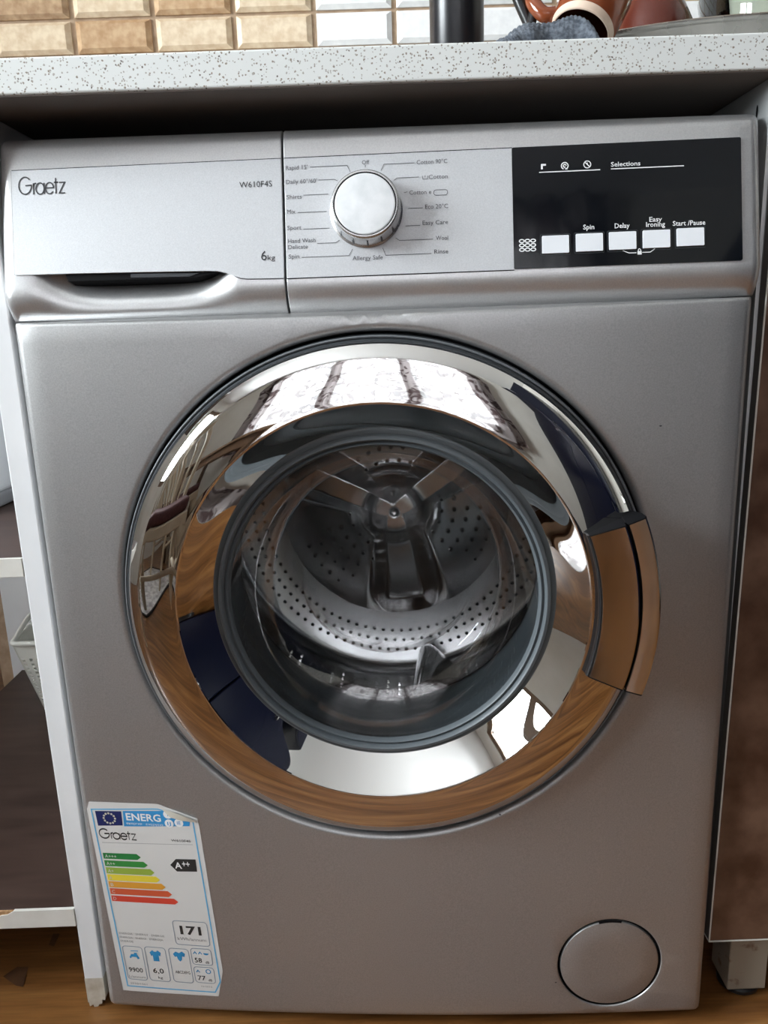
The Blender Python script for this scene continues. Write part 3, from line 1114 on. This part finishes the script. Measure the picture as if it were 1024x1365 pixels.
bpy.data.objects.remove(hd)
HP1 = [(.1805, -.020), (.1805, -.0345), (.1812, -.0362), (.1826, -.0370), (.2076, -.0438), (.2086, -.0434), (.2090, -.0416), (.2092, -.020)]
HP2 = [(.2108, -.012), (.2108, -.0420), (.2114, -.0432), (.2130, -.0436), (.2245, -.0428), (.2258, -.0420), (.2263, -.0400), (.2258, -.030), (.2210, -.012)]
sector('handle', HP1, -18.4, 20.6, M['chrome_h'], door)
sector('handle_grip', HP2, -18.4, 20.6, M['chrome_h'], door)
sector('handle_core', [(.1815, -.020), (.1815, -.0330), (.2180, -.0370), (.2180, -.020)], -18.6, 20.8, M['black'], door)
for q0, q1 in ((20.62, 20.9), (-18.7, -18.42)):  # chrome ends coloured black to paint in a dark reflection
    sector('handle_end_reflection', HP1, q0, q1, M['black'], door, 2)
    sector('handle_end_reflection', HP2, q0, q1, M['black'], door, 2)
sector('handle_edge', [(.1790, -.022), (.1790, -.0335), (.1800, -.0348), (.1805, -.0348), (.1805, -.022)], -18.7, 20.9, M['blackpl'], door)

# ---- energy label
QL = (Vector((-.2925, .2518)), Vector((-.1845, .2495)), Vector((-.1725, .0310)), Vector((-.2799, .0352)))


def lab(u, v, h=0.0):
    p = QL[0] * ((1 - u) * v) + QL[1] * (u * v) + QL[2] * (u * (1 - v)) + QL[3] * ((1 - u) * (1 - v))
    return (p.x, front_y(p.x, p.y) - .00025 - h, p.y)


lab_ref[0] = lab
ASP = .5                                                       # label width over height
out = [(0, .955), (.035, .995), (.66, 1.0), (1.0, .935), (1.005, .90), (1.005, .145), (.925, .006), (.0, -.005)]


def sheet(name, pts, h, m, parent, nx=14, ny=10):
    pts2 = []
    for i in range(len(pts)):
        a, b_ = pts[i], pts[(i + 1) % len(pts)]
        k_ = max(1, int(math.hypot(b_[0] - a[0], b_[1] - a[1]) / .08))
        for j in range(k_):
            pts2.append((a[0] + (b_[0] - a[0]) * j / k_, a[1] + (b_[1] - a[1]) * j / k_))
    n0 = len(pts2)
    ed = [(i, (i + 1) % n0) for i in range(n0)]
    us = [p[0] for p in pts]; vs2 = [p[1] for p in pts]
    grid = [(min(us) + (max(us) - min(us)) * i / nx, min(vs2) + (max(vs2) - min(vs2)) * j / ny) for i in range(1, nx) for j in range(1, ny)]
    r = delaunay_2d_cdt([Vector(p) for p in pts2 + grid], ed, [], 1, 1e-6)
    return mesh(name, [lab(v.x, v.y, h) for v in r[0]], [tuple(f) for f in r[2]], m, parent, recalc=False)


def edge_xy(pts):
    return pts + [pts[0]]


lbl = sheet('energy_label', out, 0, M['L_paper'], wm)
lbl['label'] = 'white energy rating sticker with coloured arrows'
ribbons('label_frame', [edge_xy([(.042, .957), (.62, .974), (.66, .974), (.955, .928), (.965, .088), (.90, .028), (.055, .024)])], .006, lab, .00015, M['L_frameblue'], lbl, ASP)
sheet('flag', [(.074, .950), (.316, .955), (.306, .884), (.076, .876)], .00015, M['L_navy'], lbl, 4, 3)
st = []
for i in range(12):
    a = 2 * PI * i / 12
    st.append(arc(.195 + .052 * math.cos(a), .917 + .025 * math.sin(a), .007, .0035, 0, 360, 5))
ribbons('flag_stars', st, .003, lab, .0003, M['L_tape'], lbl, ASP)
sheet('title_bar', [(.331, .957), (.70, .967), (.93, .925), (.918, .897), (.318, .880)], .00015, M['L_enblue'], lbl, 6, 3)
text('title_lettering', 'ENERG', .352, .668, .913, .034, lab, .0003, M['white'], lbl, .02)
text('title_lettering', '\u0435\u043d\u0435\u0440\u0433\u0438\u044f \u00b7 \u03b5\u03bd\u03b5\u03c1\u03b3\u03b5\u03b9\u03b1', .345, .68, .892, .011, lab, .0003, M['white'], lbl)
for cx_, cy_, s in ((.737, .950, 'Y'), (.737, .906, 'IJ'), (.826, .911, 'IE')):
    poly('title_disc', arc(cx_, cy_, .040, .020, 0, 345, 23), lab, .0003, M['white'], lbl)
    text('disc_lettering', s, cx_ - .016, cx_ + .016, cy_ - .008, .016, lab, .00042, M['L_enblue'], lbl)


def graetz_label():
    g = graetz(.070, .412, .813, .050, .0070, lambda u, v, h: lab(u, v, h), .00015, M['L_ink'], lbl)
    return g


graetz_label()
text('label_lettering', 'W610F4S', .728, .905, .816, .012, lab, .00015, M['L_ink'], lbl)
ribbons('label_rule', [[(.082, .791), (.919, .805)]], .002, lab, .00015, M['L_inkgrey'], lbl, ASP)
for i, (v1, v0, ue, mm, s) in enumerate(((.738, .708, .419, 'g1', 'A+++'), (.700, .670, .487, 'g2', 'A++'), (.664, .632, .548, 'g3', 'A+'), (.628, .596, .600, 'g4', 'A'), (.592, .560, .600, 'g5', 'B'), (.555, .524, .640, 'g6', 'C'), (.517, .487, .672, 'g7', 'D'))):
    ue = (.419, .470, .520, .560, .600, .648, .695)[i]
    sheet('rating_arrow', [(.068, v1), (ue - .035, v1 + .004), (ue, (v0 + v1) / 2 + .003), (ue - .035, v0 + .004), (.068, v0)], .00015, M['L_' + mm], lbl, 5, 2)
    text('rating_lettering', s, .085, .085 + .028 + .026 * (len(s) - 1), v0 + .007, .016, lab, .0003, M['L_paper'], lbl)
sheet('class_arrow', [(.680, .696), (.741, .728), (.922, .731), (.918, .669), (.734, .664)], .00015, M['L_ink'], lbl, 4, 3)
text('class_lettering', 'A', .722, .786, .681, .030, lab, .0003, M['white'], lbl, .02)
text('class_lettering', '++', .792, .860, .690, .030, lab, .0003, M['white'], lbl, .02)
ribbons('label_boxes', [edge_xy(rrect(.605, .925, .278, .405, .03, .015)), edge_xy(rrect(.076, .264, .064, .247, .03, .015)), edge_xy(rrect(.290, .487, .067, .252, .03, .015)),
                        edge_xy(rrect(.520, .708, .070, .254, .03, .015)), edge_xy(rrect(.731, .922, .175, .262, .03, .015)), edge_xy(rrect(.731, .920, .076, .162, .03, .015))], .0035, lab, .00015, M['L_boxgrey'], lbl, ASP)
text('label_lettering', '171', .664, .862, .336, .042, lab, .00015, M['L_ink'], lbl, .03)
text('label_lettering', 'kWh/annum', .628, .895, .302, .016, lab, .00015, M['L_inkgrey'], lbl)
for s, u1, v in (('ENERGIA \u00b7 ENERGY \u00b7 ENERGIE', .505, .311), ('ENERG\u00cdA \u00b7 ENERGI \u00b7 ENERGIJA', .486, .290), ('ENERGIJ', .19, .269)):
    text('label_lettering', s, .072, u1, v, .010, lab, .00015, M['L_inkgrey'], lbl)
text('label_lettering', '9900', .098, .234, .106, .024, lab, .00015, M['L_ink'], lbl, .01)
text('label_lettering', 'L/annum', .088, .250, .074, .012, lab, .00015, M['L_inkgrey'], lbl)
text('label_lettering', '6,0', .334, .436, .110, .026, lab, .00015, M['L_ink'], lbl, .01)
text('label_lettering', 'kg', .372, .416, .080, .013, lab, .00015, M['L_ink'], lbl)
text('label_lettering', 'ABCDEFG', .548, .690, .118, .015, lab, .00015, M['L_ink'], lbl)
text('label_lettering', '58', .755, .823, .187, .024, lab, .00015, M['L_ink'], lbl, .01)
text('label_lettering', 'dB', .852, .890, .183, .013, lab, .00015, M['L_ink'], lbl)
text('label_lettering', '77', .755, .830, .090, .024, lab, .00015, M['L_ink'], lbl, .01)
text('label_lettering', 'dB', .852, .890, .086, .013, lab, .00015, M['L_ink'], lbl)
text('label_lettering', '2010/1061', .085, .25, .036, .010, lab, .00015, M['L_inkgrey'], lbl)
text('label_lettering', '10/2016', .775, .880, .052, .008, lab, .00015, M['L_inkgrey'], lbl)
# icons: tap, shirt, spun shirt, sound marks
poly('tap_icon', [(.128, .186), (.150, .205), (.178, .205), (.178, .213), (.206, .213), (.206, .204), (.226, .184), (.206, .178), (.196, .190), (.150, .190), (.140, .180)], lab, .00015, M['L_icon'], lbl)
ribbons('tap_icon', [[(.150, .222), (.222, .224)]], .004, lab, .00015, M['L_icon'], lbl, ASP)
poly('shirt_icon', [(.332, .222), (.362, .236), (.374, .228), (.398, .228), (.410, .236), (.440, .224), (.428, .204), (.414, .210), (.414, .176), (.358, .176), (.358, .208), (.344, .202)], lab, .00015, M['L_icon'], lbl)
poly('spin_icon', [(.556, .224), (.584, .238), (.614, .230), (.644, .240), (.672, .228), (.660, .210), (.640, .214), (.634, .196), (.614, .184), (.596, .196), (.588, .212), (.570, .208)], lab, .00015, M['L_icon'], lbl)
ribbons('sound_icon', [[(.752, .232), (.768, .244), (.784, .232)], [(.800, .232), (.816, .244), (.832, .232)]], .004, lab, .00015, M['L_icon'], lbl, ASP)
poly('sound_icon', arc(.872, .240, .026, .011, 180, 350, 10), lab, .00015, M['L_icon'], lbl)
ribbons('sound_icon', [[(.752, .132), (.768, .144), (.784, .132)], arc(.866, .140, .022, .011, 0, 360, 12)], .004, lab, .00015, M['L_icon'], lbl, ASP)
# peeled corner, lifted and curling
mesh('peeled_corner', [lab(.69, .978, .0006), lab(.78, .972, .0022), lab(.90, .953, .0034), lab(.985, .936, .0030), lab(.99, .918, .0008), lab(.86, .925, .0012), lab(.76, .938, .0010)],
     [(0, 1, 6), (1, 2, 5, 6), (2, 3, 4, 5)], M['L_curl'], lbl, True)

# ================================================================== WORKTOP AND CABINETS
wt = box('worktop', -.66, 1.04, 0, .618, .8588, .8842, M['worktop'], bev=.0016, seg=3)
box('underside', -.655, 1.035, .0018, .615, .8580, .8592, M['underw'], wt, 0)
tag(wt, 'white speckled worktop running above the washing machine', 'worktop')

# left upright
ep = empty('end_panel', (-.3145, .03, 0))
tag(ep, 'white upright board to the left of the washing machine, worn at its foot', 'panel')
E1 = box('board', -.0095, .0095, 0, .575, .035, .8577, M['panelw'], ep, .001)
V = [(-.0095, 0, .036), (-.0095, 0, .006), (-.0085, 0, .006), (-.0080, 0, .001), (-.0045, 0, .003), (-.0035, 0, 0), (.0005, 0, .0005), (.0015, 0, .003), (.0050, 0, .004), (.0055, 0, .009), (.0085, 0, .008), (.0095, 0, .014), (.0095, 0, .036)]
n0 = len(V)
V2 = V + [(x, .575, z) for x, y, z in V]
mesh('worn_foot', V2, [tuple(range(n0)), tuple(range(n0, 2 * n0))] + [(i, (i + 1) % n0, n0 + (i + 1) % n0, n0 + i) for i in range(n0)], M['dirty'], ep)
for yy, zz in ((.042, .838),):
    mesh('dowel_hole', [(.0100, yy + .0018 * math.cos(a * PI / 5), zz + .005 * math.sin(a * PI / 5)) for a in range(10)], [tuple(range(10))], M['black'], ep)

# right cabinet
rc = empty('base_cabinet', (.3116, .014, 0))
tag(rc, 'white carcass base cabinet with a brown marbled door, right of the washing machine', 'cabinet')
sp_ = box('side_panel', .0004, .018, 0, .59, .085, .8577, M['shadelam'], rc, .0006)
box('edge_band', .0003, .0034, -.0007, .0004, .085, .8577, M['panelw'], sp_, .0003)
box('side_panel', .690, .708, 0, .59, .085, .8577, M['panelw'], rc, .0012)
box('floor_panel', .018, .690, .001, .59, .085, .102, M['panelw'], rc, .001)
box('back_panel', .018, .690, .584, .59, .102, .8577, M['darkin_shade'], rc, .0005)
mesh('dowel_hole', [(.0001, .020 + .0018 * math.cos(a * PI / 5), .838 + .005 * math.sin(a * PI / 5)) for a in range(10)], [tuple(range(10))], M['black'], rc)
# the door hangs a little out of square
dr = bpy.data.objects.new('door', None)
bm = bmesh.new(); bm_box(bm, .0028, .685, -.0135, -.0022, .0815, .836, .0008, 1)
me = bpy.data.meshes.new('door'); bm.to_mesh(me); bm.free()
bpy.data.objects.remove(dr)
door2 = link('door', me, M['doorbrown'], rc)
shear = Matrix(((1, 0, .0105, -.0105 * .08 - .0057), (0, 1, 0, 0), (0, 0, 1, 0), (0, 0, 0, 1)))
me.transform(shear)
bm = bmesh.new(); bm_box(bm, .0016, .0030, -.0139, -.0124, .0812, .8363, .0004, 1)
bm_box(bm, .0016, .685, -.0139, -.0019, .0803, .0814, .0003, 1)
me = bpy.data.meshes.new('edge_band'); bm.to_mesh(me); bm.free(); me.transform(shear)
link('edge_band', me, M['edgew'], door2)
for nm, lx in (('leg', .0449), ('leg', .655)):
    lg = box(nm, lx - .0195, lx + .0195, 0, .039, .0085, .0795, M['legw'], rc, .0012)
    lathe('foot_glide', [(0, 0), (.0185, 0), (.0205, .002), (.0205, .0055), (.0160, .0088), (0, .0088)], M['blackpl'], lg, 'z', lx, .0195, 32)
    if lx > .5:
        lg2 = box('leg', lx - .0195, lx + .0195, .53, .569, .0005, .0848, M['legw'], rc, .0012)
box('leg', .0230, .0620, .53, .569, .0005, .0848, M['legw'], rc, .0012)
bm = bmesh.new(); bm_box(bm, .0022, .0030, -.0124, -.0021, .0812, .8363, .0001, 1)  # dark strip paints gap shade onto the door's side edge
me = bpy.data.meshes.new('edge_shade'); bm.to_mesh(me); bm.free(); me.transform(shear)
link('edge_shade', me, M['darkin_shade'], door2)
box('handle', .60, .612, -.039, -.027, .60, .76, M['steel'], door2, .003)
for zz in (.62, .74):
    box('handle_post', .602, .610, -.028, -.0125, zz - .004, zz + .004, M['steel'], door2, .001)

# left open shelf unit
sh = empty('open_shelf_unit', (-.49, .03, 0))
tag(sh, 'open end shelf unit with dark brown boards and cream front edges, left of the upright', 'shelf unit')


def shelf(z0, z1, chip):
    b_ = box('shelf_board', -.148, .1655, .0025, .585, z0, z1, M['shelfbrown'], sh, .0008)
    if not chip:
        box('edge_band', -.148, .1655, -.0002, .0030, z0 - .0004, z1 + .0004, M['edgew'], b_, .0005)
    else:
        # the band is broken away on the left and shows the raw board
        t = [(.1655, z0), (.1655, z1), (.105, z1), (.098, z1 - .004), (.092, z1 - .0045), (.085, z1 - .008), (.073, z1 - .0085), (.066, z1 - .011), (.040, z1 - .0135), (.0, z1 - .0150), (-.148, z1 - .016), (-.148, z0)]
        n_ = len(t)
        mesh('edge_band', [(x, -.0005, z) for x, z in t] + [(x, .003, z) for x, z in t], [tuple(range(n_)), tuple(range(n_, 2 * n_))] + [(i, (i + 1) % n_, n_ + (i + 1) % n_, n_ + i) for i in range(n_)], M['edgew'], b_)
        box('raw_edge', -.148, .110, .0005, .0027, z0 + .001, z1 - .0003, M['chip'], b_, .0004)
    return b_


shelf(.1005, .1205, True)
shelf(.4725, .4895, False)
box('back_board', -.165, .1655, .586, .596, .1005, .8577, M['panelw'], sh, .001)
for lx in (-.13, .13):
    for yy in (.36, .54):
        lathe('foot', [(0, 0), (.014, 0), (.014, .1004), (0, .1004)], M['blackpl'], sh, 'z', lx, yy, 16)

# white appliance on the upper shelf
ap = empty('bread_box', (-.555, .36, .4896))
tag(ap, 'white enamel box with a grey base on the upper brown shelf', 'bread box')
box('body', -.040, .110, -.150, .205, .0165, .255, M['app'], ap, .008, 4)
box('base', -.037, .1095, -.147, .202, .0005, .0175, M['appgrey'], ap, .004, 3)
box('lid', -.041, .111, -.152, .207, .2555, .275, M['app'], ap, .007, 3)
box('lid_handle', 0, .07, -.161, -.1515, .225, .235, M['steel'], ap, .003)

# basket on the lower shelf
bk = empty('plastic_basket', (-.452, .522, .1207))
tag(bk, 'cream perforated plastic basket on the lower brown shelf', 'basket')
bw, bd, bh = .083, .060, .118                                   # half width and depth at base, height
ft = .026                                                      # flare at the rim


def bwall(t):
    return bw + ft * t, bd + ft * t * .6


def lattice(side):
    """perforated wall: a grid of bars with real holes"""
    bm = bmesh.new()
    n_u, n_v = (18, 11) if side in 'fb' else (12, 11)

    def P(u, v, d):
        w_, d_ = bwall(v)
        z = .004 + v * (bh - .006)
        if side == 'f':
            return (-w_ + 2 * w_ * u, -d_ + d, z)
        if side == 'b':
            return (-w_ + 2 * w_ * u, d_ - d, z)
        if side == 'l':
            return (-w_ + d, -d_ + 2 * d_ * u, z)
        return (w_ - d, -d_ + 2 * d_ * u, z)
    def bar(u0, u1, v0, v1):
        q = [bm.verts.new(P(u, v, d)) for d in (0, .002) for u, v in ((u0, v0), (u1, v0), (u1, v1), (u0, v1))]
        for f in ((0, 1, 2, 3), (7, 6, 5, 4), (0, 4, 5, 1), (1, 5, 6, 2), (2, 6, 7, 3), (3, 7, 4, 0)):
            bm.faces.new([q[i] for i in f])
    bar(0, 1, 0, .09); bar(0, 1, .78, 1)
    for i in range(n_u + 1):
        u = i / n_u
        bar(max(0, u - .016), min(1, u + .016), .09, .78)
    for j in range(1, n_v):
        v = .09 + .69 * j / n_v
        bar(0, 1, v - .014, v + .014)
    me = bpy.data.meshes.new('basket_wall'); bmesh.ops.recalc_face_normals(bm, faces=bm.faces); bm.to_mesh(me); bm.free()
    return link('basket_wall', me, M['plastic'], bk)


for s in 'fblr':
    lattice(s)
box('basket_base', -bw, bw, -bd, bd, 0, .005, M['plastic'], bk, .001)
w_, d_ = bwall(1)
rp = [(-w_, -d_, bh), (w_, -d_, bh), (w_, d_, bh), (-w_, d_, bh), (-w_, -d_, bh)]
rim = rrect(-w_ - .002, w_ + .002, -d_ - .002, d_ + .002, .012)
tube('rim', [(x, y, bh) for x, y in rim] + [(rim[0][0], rim[0][1], bh)], .0042, M['plastic'], bk, 8)
tube('basket_handle', smooth_path([(-w_, -d_ * .95, bh), (-w_ + .006, -d_ * .3, bh + .022), (-w_ + .010, d_ * .3, bh + .022), (-w_, d_ * .95, bh)]), .004, M['plastic'], bk, 8)

# ================================================================== THINGS ON THE WORKTOP
ZT = .8843
b_ = empty('thermos_bottle', (.1005, .30, ZT))
tag(b_, 'tall matt black cylindrical bottle standing on the worktop', 'bottle')
lathe('body', [(0, 0), (.027, 0), (.0293, .003), (.0295, .24), (.0285, .252), (.022, .268), (.019, .272), (0, .272)], M['bottle'], b_, 'z', n=64, sharp=40)
lathe('cap', [(.0205, .2722), (.021, .276), (.021, .310), (.019, .314), (0, .314)], M['blackpl'], b_, 'z', n=48, sharp=40)

# steel tray
tr = empty('steel_tray', (.380, .3225, ZT))
tag(tr, 'oval shallow stainless steel tray at the worktop edge holding dishes', 'tray')
pan = lathe('pan', [(0, .001), (.165, .001), (.176, .004), (.186, .016), (.2065, .0475), (.2085, .0485), (.2100, .0475), (.2092, .0455), (.1885, .0145), (.178, .0015), (.168, -.0000), (0, 0)], M['steel'], tr, 'z', n=128, sharp=30)
rrm = lathe('rolled_rim', [(.2082, .0488), (.2098, .0500), (.2118, .0488), (.2112, .0462), (.2092, .0452)], M['steel'], tr, 'z', n=128, close=True, sharp=60)


for q in (pan, rrm):                # an oval platter
    q.data.transform(Matrix.Diagonal((.27 / .2118, .20 / .2118, .056 / .05, 1)))


def place_axis(o, loc, axis, roll):
    z = Vector(axis).normalized()
    x = Vector(roll)
    x = (x - z * x.dot(z)).normalized()
    y = z.cross(x)
    o.rotation_mode = 'QUATERNION'
    o.rotation_quaternion = Matrix((x, y, z)).transposed().to_quaternion()
    o.location = loc


def make_mug(name, label, mb, loc, axis, roll, r=.036, h=.088):
    """z axis runs from the mouth (0) to the foot (h)"""
    o = empty(name)
    tag(o, label, 'mug')
    body = lathe('mug_body', [(r * .93, .0035), (r * 1.00, .006), (r * 1.05, h * .30), (r * 1.10, h * .55), (r * 1.02, h * .80), (r * .80, h * .96), (r * .72, h), (0, h)], mb, o, 'z', n=72, sharp=60)
    lathe('mug_inside', [(r * .86, .0035), (r * .94, h * .3), (r * .98, h * .55), (r * .9, h * .78), (r * .62, h * .93), (0, h * .93)], M['mugin'], o, 'z', n=72, sharp=0)
    lathe('mug_rim', [(r * .855, .0045), (r * .86, .0010), (r * .895, -.0010), (r * .94, .0008), (r * 1.0, .0062)], M['mugrim'], o, 'z', n=72, sharp=0)
    tube('mug_handle', smooth_path([(r * 1.0, 0, h * .16), (r * 1.35, 0, h * .12), (r * 1.85, 0, h * .26), (r * 1.95, 0, h * .50), (r * 1.6, 0, h * .74), (r * 1.0, 0, h * .80)]), [.0066] * 31, mb, o, 12)
    place_axis(o, loc, axis, roll)
    return o


make_mug('glazed_mug', 'red-brown glazed mug tipped mouth-down with a pale rim, against the tray', M['mug'], (.1880, .1120, .9225), (.42, .42, .80), (-1, .15, .25), .0280, .080)
make_mug('glazed_mug', 'darker red mug upside down inside the steel tray, behind the tipped mug', M['mug2'], (.305, .275, ZT + .0025), (0, 0, 1), (.3, 1, 0), .040, .118)

gb = lathe('glass_bowl_dish', [(0, .004), (.030, .003), (.036, .0015), (.040, .004), (.062, .040), (.074, .078), (.076, .0795), (.078, .078), (.066, .038), (.044, .001), (.036, 0), (0, .0005)], M['gbowl'], None, 'z', n=72, sharp=0)
gb.name = 'glass_bowl_dish'
gb.data.transform(Matrix.Diagonal((1, 1, 1.62, 1)))
gb.location = (.440, .285, ZT + .0022)
tag(gb, 'greenish clear glass bowl standing in the steel tray', 'bowl')

# folded knitted cloth
V, F = [], []
nu, nv = 90, 26
for i in range(nu + 1):
    u = i / nu
    for j in range(nv + 1):
        v = j / nv
        x = .098 + .100 * u
        yc = .075 + .012 * math.sin(u * 3.0)
        hw = .030 + .008 * math.sin(u * 5 + 1)
        ang = PI * v
        hgt = (.021 + .020 * math.sin(PI * min(1, u * .76)) ** 1.6) * (1 - .75 * max(0, (u - .82) / .18) ** 2) * (.55 + .45 * min(1, u / .12))
        rib = .0006 * math.sin(u * 190) + .0016 * math.sin(v * 22 + u * 9) + .0025 * math.sin(u * 17 + v * 4)
        rr = 1 + .05 * math.sin(u * 31 + v * 3)
        V.append((x + .004 * math.sin(v * 6 + u * 8), yc - hw * math.cos(ang) * rr, ZT + .0006 + max(0, (hgt + rib)) * math.sin(ang)))
for i in range(nu):
    for j in range(nv):
        F.append((i * (nv + 1) + j, (i + 1) * (nv + 1) + j, (i + 1) * (nv + 1) + j + 1, i * (nv + 1) + j + 1))
mm = mottle(mat('grey_knit', (.10, .11, .125), .95), (.045, .054, .070), (.14, .16, .19), 260, 3, .35, .65, bump=1.0)
cl = mesh('knitted_cloth', V, F, mm, None, True)
tag(cl, 'dark blue-grey knitted cloth bunched up below the tipped mug', 'cloth')

# black tongs whose two arms cross
tg = empty('black_tongs', (.1490, .135, ZT))
tag(tg, 'black kitchen tongs with crossed arms standing behind the knitted cloth', 'tongs')
tube('arm', smooth_path([(.014, .0, .004), (.004, .002, .045), (-.010, .006, .078), (-.016, .010, .10)]), [.0050] * 19, M['blackpl'], tg, 10)
tube('arm', smooth_path([(-.010, -.006, .004), (-.002, -.006, .045), (.006, .0, .085), (.010, .006, .12)]), [.0042] * 19, M['blackpl'], tg, 10)
lathe('pivot', [(0, -.004), (.0055, -.004), (.0055, .004), (0, .004)], M['steel'], tg, 'y', 0, .052, 20)

# ================================================================== ROOM BEHIND THE CAMERA (mirrored in the chrome)
fr = empty('refrigerator', (1.36, -.62, 0))
tag(fr, 'tall glossy blue-black refrigerator mirrored in the right of the door ring', 'refrigerator')
box('body', -.29, .36, -.32, .32, .03, 1.82, M['fridge'], fr, .02, 4)
box('door', -.325, -.2905, -.32, .32, .62, 1.82, M['fridge'], fr, .012, 3)
box('door', -.325, -.2905, -.32, .32, .05, .61, M['fridge'], fr, .012, 3)
for z0, z1 in ((.75, 1.2), (.35, .56)):
    box('handle', -.36, -.345, -.26, -.24, z0, z1, M['steel'], fr, .004)
    for zz in (z0 + .03, z1 - .03):
        box('handle_post', -.346, -.322, -.255, -.245, zz - .006, zz + .006, M['steel'], fr, .001)
for sx in (-.25, .3):
    for sy in (-.27, .27):
        lathe('foot', [(0, 0), (.02, 0), (.02, .032), (0, .032)], M['blackpl'], fr, 'z', sx, sy, 16)

tc_ = empty('tall_cabinet', (1.38, -1.72, 0))
tag(tc_, 'tall dark blue gloss cupboard mirrored at the upper right of the door', 'cupboard')
box('body', -.30, .34, -.60, .60, .06, 1.9, M['fridge'], tc_, .012, 3)
box('plinth', -.27, .32, -.58, .58, 0, .061, M['blackpl'], tc_, .002)
for y0 in (-.598, .003):
    d_ = box('door', -.322, -.3005, y0, y0 + .595, .07, 1.89, M['fridge'], tc_, .006, 3)
    box('knob', -.345, -.321, y0 + (.54 if y0 < 0 else .03), y0 + (.56 if y0 < 0 else .05), 1.0, 1.02, M['steel'], d_, .004)

# table
tb = empty('dining_table', (-1.05, -2.1, 0))
tag(tb, 'brown wooden dining table below the curtained window', 'table')
box('tabletop', -.6, .6, -.36, .36, .725, .755, M['tablew'], tb, .006)
for sx in (-.54, .54):
    for sy in (-.30, .30):
        box('leg', sx - .028, sx + .028, sy - .028, sy + .028, 0, .7255, M['tablew'], tb, .006)
for y_ in (-.32, .30):
    box('apron', -.512, .512, y_, y_ + .02, .64, .7255, M['tablew'], tb, .002)


def chair(loc, rz, label):
    o = empty('dining_chair', loc, rz)
    tag(o, label, 'chair', 'beige dining chairs')
    box('seat_frame', -.21, .21, -.20, .20, .395, .445, M['chairw'], o, .008, 3)
    bm = bmesh.new(); bm_box(bm, -.205, .205, -.20, .195, .4455, .50, .022, 4)
    me = bpy.data.meshes.new('cushion'); bm.to_mesh(me); bm.free()
    link('cushion', me, M['seat'], o, True)
    for sx in (-1, 1):
        tube('leg', smooth_path([(sx * .185, -.175, .41), (sx * .195, -.185, .28), (sx * .188, -.178, .14), (sx * .195, -.195, 0.0)]), [.026 - .012 * i / 18 for i in range(19)], M['chairw'], o, 12)
        tube('leg', smooth_path([(sx * .185, .195, .41), (sx * .185, .19, .25), (sx * .188, .205, .12), (sx * .190, .24, 0.0)]), [.024 - .009 * i / 18 for i in range(19)], M['chairw'], o, 12)
        tube('back_post', smooth_path([(sx * .185, .195, .40), (sx * .188, .205, .62), (sx * .185, .235, .82), (sx * .17, .27, .98)]), [.020 - .004 * i / 18 for i in range(19)], M['chairw'], o, 12)
        tube('stretcher', [(sx * .190, -.18, .22), (sx * .187, .19, .22)], .012, M['chairw'], o, 10)
    tube('stretcher', [(-.19, 0, .22), (.19, 0, .22)], .012, M['chairw'], o, 10)
    box('top_rail', -.17, .17, .245, .272, .90, .985, M['chairw'], o, .01, 3)
    for i in range(5):
        x = -.12 + i * .06
        tube('back_slat', smooth_path([(x, .19, .44), (x, .205, .62), (x * 1.02, .232, .80), (x * 1.05, .258, .91)]), .010, M['chairw'], o, 8)
    return o


chair((-.92, -.80, 0), math.radians(140), 'beige painted chair with maroon cushion, mirrored in the left of the door ring')
chair((-1.35, -1.52, 0), math.radians(15), 'beige painted chair with maroon cushion drawn up to the brown table')

rg = bpy.data.objects.new('floor_mat', None)
bpy.data.objects.remove(rg)
rg = box('floor_mat', -1.85, -1.15, -1.6, -.80, .0005, .008, M['rug'], None, .002)
tag(rg, 'pale grey-white floor mat under the beige chair', 'mat')
bm = bmesh.new()
for q in ((-1.86, -1.14, -.805, -.79), (-1.86, -1.14, -1.61, -1.595), (-1.865, -1.845, -1.595, -.805), (-1.155, -1.135, -1.595, -.805)):
    bm_box(bm, q[0], q[1], q[2], q[3], .0004, .0105, .001, 1)
me = bpy.data.meshes.new('hem'); bm.to_mesh(me); bm.free()
link('hem', me, M['dark_hem'], rg)
